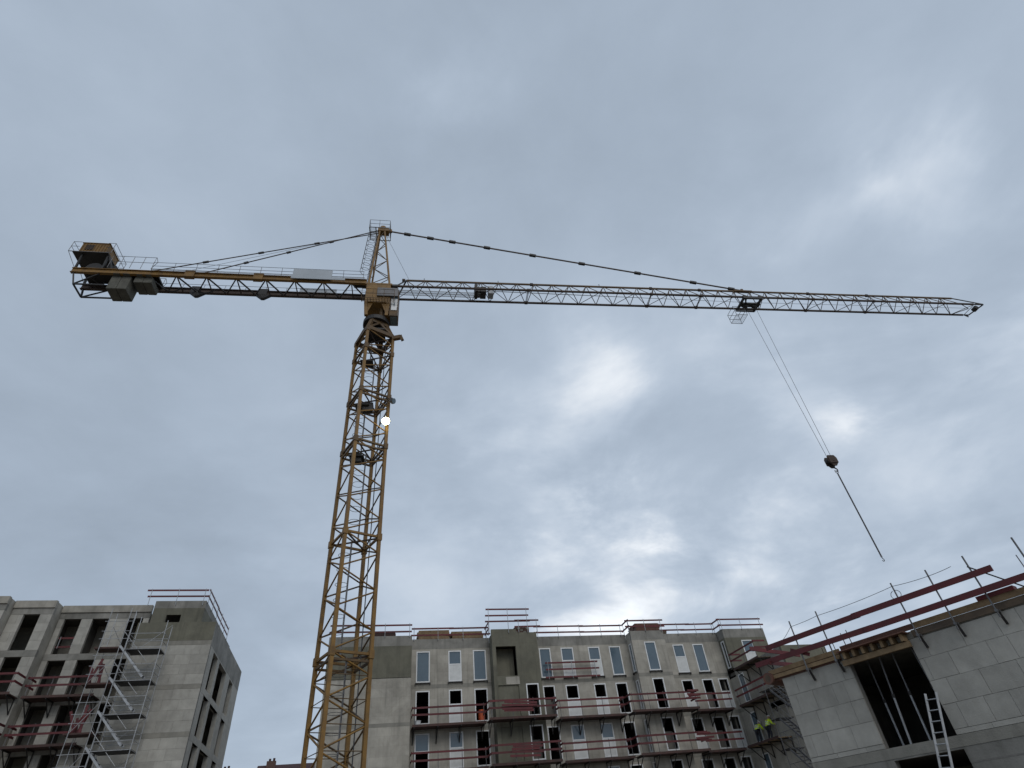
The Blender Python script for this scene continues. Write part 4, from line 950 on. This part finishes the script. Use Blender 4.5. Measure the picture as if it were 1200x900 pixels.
pt = MB().bar((.9, -HW, 36.25), (1.42, -HW, jz(1.3)), .2).bar((.9, HW, 36.25), (1.42, HW, jz(1.3)), .2).bar((1.27, -HW, jz(1.27)), (2.0, 0, apz(2.0)), .09).bar((1.27, HW, jz(1.27)), (2.0, 0, apz(2.0)), .09)
pt.build('jib_foot', DK, CR)
wk = MB()
for i in range(100): wk.box(1.5 + i * .066, 1.5 + i * .066 + .022, -.16, .32, 36.42, 36.45)
for yy in (-.16, .08, .32): wk.bar((1.5, yy, 36.42), (8.1, yy, 36.42), .03)
wk.build('jib_walkway', M['grate'], CR)
MB().box(8.5, 8.9, -.2, .4, 36.42, 37.3).build('winch_screen', M['grate'], CR)
wi = MB().tube((7.7, -.3, 36.75), (7.7, .35, 36.75), .28, 16).box(7.4, 7.62, -.45, .45, 36.38, 37.25).box(7.86, 8.3, -.4, .4, 36.38, 36.95); wi.box(7.95, 8.25, -.2, .2, 36.95, 37.2)
wi.build('trolley_winch', DK, CR)
MB().path([(8.0, .1, 37.05), (31, .1, jz(31) + .2), (JX1, .0, jz(JX1) + .2)], .014, 5).path([(8.0, -.1, 36.75), (30.5, -.1, jz(30.5) - .02)], .014, 5).build('trolley_rope', M['rope'], CR)
MB().path([(-.1, 0, 44.2), (2.2, 0, apz(2.2) + .1)], .012, 5).build('hoist_rope', M['rope'], CR)
for x in (3.4, 9.4, 18.0): MB().tube((x, 0, apz(x)), (x, 0, apz(x) + .32), .025, 6).build('line_post', DK, CR)
# fore stay
S0, S1 = Vector((.5, 0, 44.28)), Vector((31.0, 0, apz(31) + .12))
st = MB()
fr = [0, .045, .11, .172, .27, .40, .54, .70, .86, .97, 1]
fs = None
for i, (a, b) in enumerate(zip(fr, fr[1:])):
    p, q = S0.lerp(S1, a), S0.lerp(S1, b)
    o = piece('stay_bar', p, q, .075, RU, CR, b=.12) ; 
    if i: MB().bar(S0.lerp(S1, a - .009), S0.lerp(S1, a + .009), .2, .2).build('stay_link', DK, CR)
MB().bar((31, 0, apz(31) - .05), (31, 0, apz(31) + .22), .25, .2).box(30.2, 31.9, -.12, .12, apz(31) - .06, apz(31) + .07).build('stay_anchor', Y2, CR)
# counter jib
cn = []
for yy, m in ((-.77, Y), (.77, RU)):  # far beam seen from below: its shade is put into the colour
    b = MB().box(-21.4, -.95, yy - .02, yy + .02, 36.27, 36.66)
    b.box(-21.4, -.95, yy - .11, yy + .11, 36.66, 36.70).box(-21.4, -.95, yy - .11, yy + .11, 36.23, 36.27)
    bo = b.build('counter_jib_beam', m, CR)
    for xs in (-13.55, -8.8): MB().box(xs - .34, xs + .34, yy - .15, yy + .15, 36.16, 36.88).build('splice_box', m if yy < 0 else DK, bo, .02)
    if yy > 0:
        for xs in (-13.4, -8.7): MB().prism([(xs - .55, 36.22), (xs + .55, 36.22), (xs + .1, 35.82), (xs - .1, 35.82)], 'y', yy - .14, yy + .1).build('gusset', DK, bo)
x = -20.6; k = 0
while x < -1.2:
    nx = min(-1.05, x + 1.03)
    a, b = (-.77, .77) if k % 2 == 0 else (.77, -.77)
    piece('counter_jib_brace', (x, a, 36.3), (nx, b, 36.3), .085, DK, CR)
    if k % 2 == 0: piece('counter_jib_strut', (x, -.77, 36.34), (x, .77, 36.34), .07, RU, CR)
    x = nx; k += 1
for sgn in (-1, 1):
    yy = sgn * .98
    rl = MB()
    for i in range(11): xx = -16.2 + i * 1.5; rl.tube((xx, yy - sgn * .1, 36.6), (xx, yy, 37.5), .018, 5)
    for z in (37.08, 37.48): rl.tube((-16.2, yy, z), (-1.2, yy, z), .017, 5)
    rl.build('counter_jib_railing', M['greysteel'], CR)
    cw_ = MB()
    for i in range(230): cw_.box(-16.2 + i * .066, -16.2 + i * .066 + .02, *sorted((sgn * .80, sgn * 1.0)), 36.71, 36.735)
    cw_.bar((-16.2, sgn * 1.0, 36.72), (-1.1, sgn * 1.0, 36.72), .03); cw_.build('counter_jib_walkway', M['grate'], CR)
gl = MB()
for yy in (-.98, .98):
    for i in range(5): xx = -19.1 + i * .73; gl.tube((xx, yy, 36.7), (xx, yy, 38.05), .018, 5)
    for z in (37.4, 38.03): gl.tube((-19.1, yy, z), (-16.15, yy, z), .018, 5)
    gl.path([(-16.15, yy, 38.03), (-15.95, yy, 37.5), (-16.2, yy, 36.75)], .02, 5)
gl.build('winch_railing', M['greysteel'], CR)
for nm, b in (('notice_board', (-6.35, -3.5, -1.06, -1.03, 36.46, 37.34)), ('notice_board', (-6.25, -3.45, 1.03, 1.06, 36.78, 37.62)), ('board_ledge', (-6.4, -2.5, -1.12, -1.07, 36.2, 36.45))): MB().box(*b).build(nm, M['board'], CR)
MB().box(-2.0, -1.1, -.6, .2, 36.9, 37.0).build('head_sheet', DK, CR)
# hanging counterweights, each slab a part
for (a, b_, z0_, z1_, y) in ((-18.72, -18.08, 34.87, 36.2, .62), (-18.06, -17.42, 34.87, 36.2, .62), (-17.2, -16.6, 35.65, 36.2, .6), (-16.58, -16.0, 35.65, 36.2, .6)):
    MB().prism([(a, z1_), (b_, z1_), (b_, z0_ + .02), (b_ - .05, z0_), (a + .05, z0_), (a, z0_ + .02)], 'y', -y, y).box(a + .1, b_ - .1, -y - .25, y + .25, z1_ - .0, z1_ + .12).build('counterweight', M['cweight'], CR, .03)
MB().box(-19.0, -15.9, -.7, .7, 36.705, 36.85).build('weight_carrier', DK, CR)
# winch, machine box and end frame
wn = MB().tube((-20.3, -.5, 37.1), (-20.3, .5, 37.1), .42, 20).tube((-20.3, -.55, 37.1), (-20.3, -.5, 37.1), .55, 20).tube((-20.3, .5, 37.1), (-20.3, .55, 37.1), .55, 20).box(-20.9, -19.0, -.6, .6, 36.705, 36.85).box(-19.5, -18.9, -.5, .4, 36.85, 37.5)
wn.tube((-17.6, -.3, 36.95), (-17.6, .4, 36.95), .2, 12)
wn.build('hoist_winch', DK, CR)
ef = MB()
for x in (-21.3, -19.55):
    for yy in (-.72, .72): ef.bar((x, yy, 36.7), (x - .1, yy, 38.45), .12)
ef.bar((-19.55, -.72, 38.3), (-18.9, -.72, 36.75), .16, .1).bar((-19.55, .72, 38.3), (-18.9, .72, 36.75), .16, .1).box(-22.0, -19.6, -.95, .95, 38.36, 38.44)
for yy in (-.77, .77): ef.bar((-21.2, yy, 36.25), (-20.9, yy * .8, 35.2), .1).bar((-20.9, yy * .8, 35.2), (-18.9, yy * .8, 35.2), .09).bar((-20.9, yy * .8, 35.2), (-19.5, yy, 36.2), .08)
ef.bar((-20.9, -.6, 35.2), (-20.9, .6, 35.2), .09)
ef.build('end_frame', DK, CR)
hb = MB().box(-21.7, -19.9, -.85, .7, 38.45, 39.55)
hb.box(-21.75, -19.85, -.9, .75, 39.55, 39.6)
house = hb.build('machine_box', Y, CR)
for i in range(9): xx = -21.6 + i * .2; piece('rib', (xx, -.86, 38.5), (xx, -.86, 39.5), .06, Y, house, b=.03)
MB().box(-21.35, -20.8, -.885, -.878, 38.75, 39.35).build('vent_panel', M['rustbrown'], house)
for i in range(5): MB().box(-21.33, -20.82, -.90, -.886, 38.8 + i * .11, 38.86 + i * .11).build('vent_slat', M['rustbrown'], house)
hr = MB()
for (xx, yy) in ((-22.25, -1.0), (-22.25, .9), (-19.4, -1.0), (-19.4, .9)):
    hr.tube((xx, yy, 38.4), (xx, yy, 39.5), .02, 5)
for z in (38.95, 39.48):
    hr.path([(-21.7, -1.0, z), (-22.25, -1.0, z), (-22.25, .9, z), (-21.7, .9, z)], .018, 5); hr.path([(-19.9, -1.0, z), (-19.4, -1.0, z), (-19.4, .9, z), (-19.9, .9, z)], .018, 5)
hr.tube((-22.25, -1.0, 38.4), (-21.3, -.8, 36.7), .02, 5).tube((-22.25, .9, 38.4), (-21.3, .8, 36.7), .02, 5).box(-22.25, -19.4, -1.0, -.96, 38.37, 38.41)
hr.build('box_railing', M['greysteel'], CR)
# back stays
for p, q, lab in ((Vector((-.55, -.15, 44.15)), Vector((-12.75, -.77, 36.72)), 'near'), (Vector((-.55, .15, 44.2)), Vector((-16.9, .0, 37.6)), 'far')):
    fr = [0, .3, .55, .78, 1]
    for a, b in zip(fr, fr[1:]):
        piece('back_stay_bar', p.lerp(q, a), p.lerp(q, b), .05, RU, CR, b=.07)
        if a: MB().bar(p.lerp(q, a - .012), p.lerp(q, a + .012), .12, .14).build('stay_link', DK, CR)
MB().bar((-16.9, -.15, 36.72), (-16.9, 0, 37.65), .07).bar((-16.9, .15, 36.72), (-16.9, 0, 37.65), .07).build('stay_bracket', DK, CR)
MB().tube((-.5, .05, 44.35), (-15.8, .5, 37.9), .012, 5).build('signal_rope', M['rope'], CR)
# festoon hoses under the counter jib
hs = MB()
for c, r in ((-14.9, .5), (-12.6, .55)):
    hs.path([Vector((c + math.cos(a) * .8, .2 + .1 * math.sin(3 * a), 36.15 + math.sin(a) * r * .7)) for a in [math.pi + i * math.pi / 10 for i in range(11)]], .05, 6)
hs.build('hose_loops', DK, CR)
# trolley with its maintenance basket
TX = 31.0
tr = MB(); zt = jz(TX)
for yy in (-.72, .72):
    tr.bar((TX - .85, yy, zt - .16), (TX + .85, yy, zt - .16), .14, .2)
    for xx in (-.7, .7): tr.tube((TX + xx, yy - .06, zt + .02), (TX + xx, yy + .06, zt + .02), .14, 12)
for xx in (-.8, .8): tr.bar((TX + xx, -.72, zt - .2), (TX + xx, .72, zt - .2), .16)
for xx in (-.35, .4): tr.tube((TX + xx, -.12, zt - .28), (TX + xx, .12, zt - .28), .25, 14)
tr.bar((TX - .6, -.6, zt - .2), (TX + .1, .6, zt - .2), .1).box(TX - .9, TX + .95, -.2, .2, zt - .3, zt - .14)
tr.build('trolley', DK, CR)
bk = MB(); bx0, bx1, by0, by1, bz0, bz1 = TX - 1.35, TX - .35, .3, 1.35, zt - 1.15, zt - .15
for xx in (bx0, bx1):
    for yy in (by0, by1): bk.tube((xx, yy, bz0), (xx, yy, bz1), .022, 5)
for z in (bz0, (bz0 + bz1) / 2, bz1): bk.path([(bx0, by0, z), (bx1, by0, z), (bx1, by1, z), (bx0, by1, z), (bx0, by0, z)], .022, 5)
for i in range(9): bk.bar((bx0 + .1 * i + .08, by0, bz0), (bx0 + .1 * i + .08, by1, bz0), .014)
bk.build('trolley_basket', M['grate'], CR)
HZ = 20.55
rp = MB()
rp.tube((TX - .42, 0, zt - .3), (TX - .16, 0, HZ + .35), .014, 5).tube((TX + .48, 0, zt - .3), (TX + .16, 0, HZ + .35), .014, 5)
rp.build('hoist_ropes', M['rope'], CR)

# ---- hook block and sling
hw = Vector((CX + math.cos(AJ) * TX, CY + math.sin(AJ) * TX, 0))
HK = thing('hook_block', 'rounded dark steel hook block hanging on thin ropes from the trolley', 'hook block', (hw.x, hw.y, HZ - .62), AJ)
out = [(-.26, .40), (-.36, .55), (-.36, .85), (-.24, 1.06), (.24, 1.06), (.36, .85), (.36, .55), (.26, .40), (.1, .22), (-.1, .22)]
for yy in (-.2, .14): MB().prism(out, 'y', yy, yy + .06).build('cheek_plate', RU, HK, .02)
for xx in (-.17, .17): MB().tube((xx, -.13, .72), (xx, .13, .72), .19, 18).build('sheave', DK, HK)
MB().box(-.3, .3, -.26, -.205, .42, .85).box(-.3, .3, .205, .26, .42, .85).tube((0, -.28, .6), (0, .28, .6), .07, 10).build('weight_plate', RU, HK, .03)
hk = [Vector((0, 0, .28)), Vector((0, 0, .12))] + [Vector((.13 * math.sin(a) * 1.0, 0, -.02 + .14 * math.cos(a))) for a in [i * .45 for i in range(0, 11)]]
mbk = MB()
for i, (a, b) in enumerate(zip(hk, hk[1:])): mbk.tube(a, b, .045 - .002 * i, 8, .043 - .002 * i)
mbk.build('hook', DK, HK)
CH = thing('lifting_chain', 'long slack grey lifting chain dangling from the hook with a small end hook', 'chain', (hw.x, hw.y, 13.55), AJ)
zt_ = HZ - .78; LN = zt_ - 13.55
mb = MB().ring((0, 0, LN), .11, .022, 'y', 12); mb.build('master_ring', M['galv'], CH)
mb = MB(); n = 34
for i in range(n):
    z0_ = LN - .1 - (LN - .35) * i / n; z1_ = LN - .1 - (LN - .35) * (i + 1) / n
    for off_ in (-.035, .035):
        d = Vector((off_, 0, 0)) if i % 2 else Vector((0, off_, 0)); mb.tube(Vector((0, 0, z0_ + .02)) + d, Vector((0, 0, z1_ - .02)) + d, .02, 5)
    mb.tube((0, 0, z0_ + .01), (0, 0, z1_ - .01), .025, 5)
mb.build('chain_links', M['chain'], CH)
MB().path([Vector((0, 0, .28)), Vector((0, 0, .15))] + [Vector((.07 * math.sin(a), 0, .07 + .08 * math.cos(a))) for a in [i * .5 for i in range(10)]], .022, 6).build('end_hook', DK, CH)

# ---- lamps on the mast
def lamp(label, loc, rz, lit):
    t = thing('floodlight', label, 'floodlight', loc, rz, 'floodlights clamped to the crane mast')
    MB().prism([(-.2, -.16), (.2, -.16), (.26, .18), (-.26, .18)], 'y', -.12, .1).build('housing', M['greysteel'], t, .015)
    MB().tube((0, -.20, 0), (0, -.122, 0), .23, 14, .18).build('lens', M['lamp'] if lit else M['glass'], t)
    MB().bar((-.28, .0, 0), (-.28, .28, 0), .03).bar((.28, .0, 0), (.28, .28, 0), .03).bar((-.28, .28, 0), (.28, .28, 0), .04).bar((0, .28, 0), (-.1, .55, 0), .05).build('yoke', DK, t)
    return t
l1 = lamp('floodlight burning bright yellow white on the crane mast', (-8.05, 27.95, 23.21), R(-16), True); l1.rotation_euler = (R(32), 0, R(16))
l2 = lamp('small unlit floodlight sticking out from the crane mast', (-7.78, 28.1, 24.9), 0, False); l2.rotation_euler = (R(20), 0, R(70)); l2.scale = (.8, .8, .8)
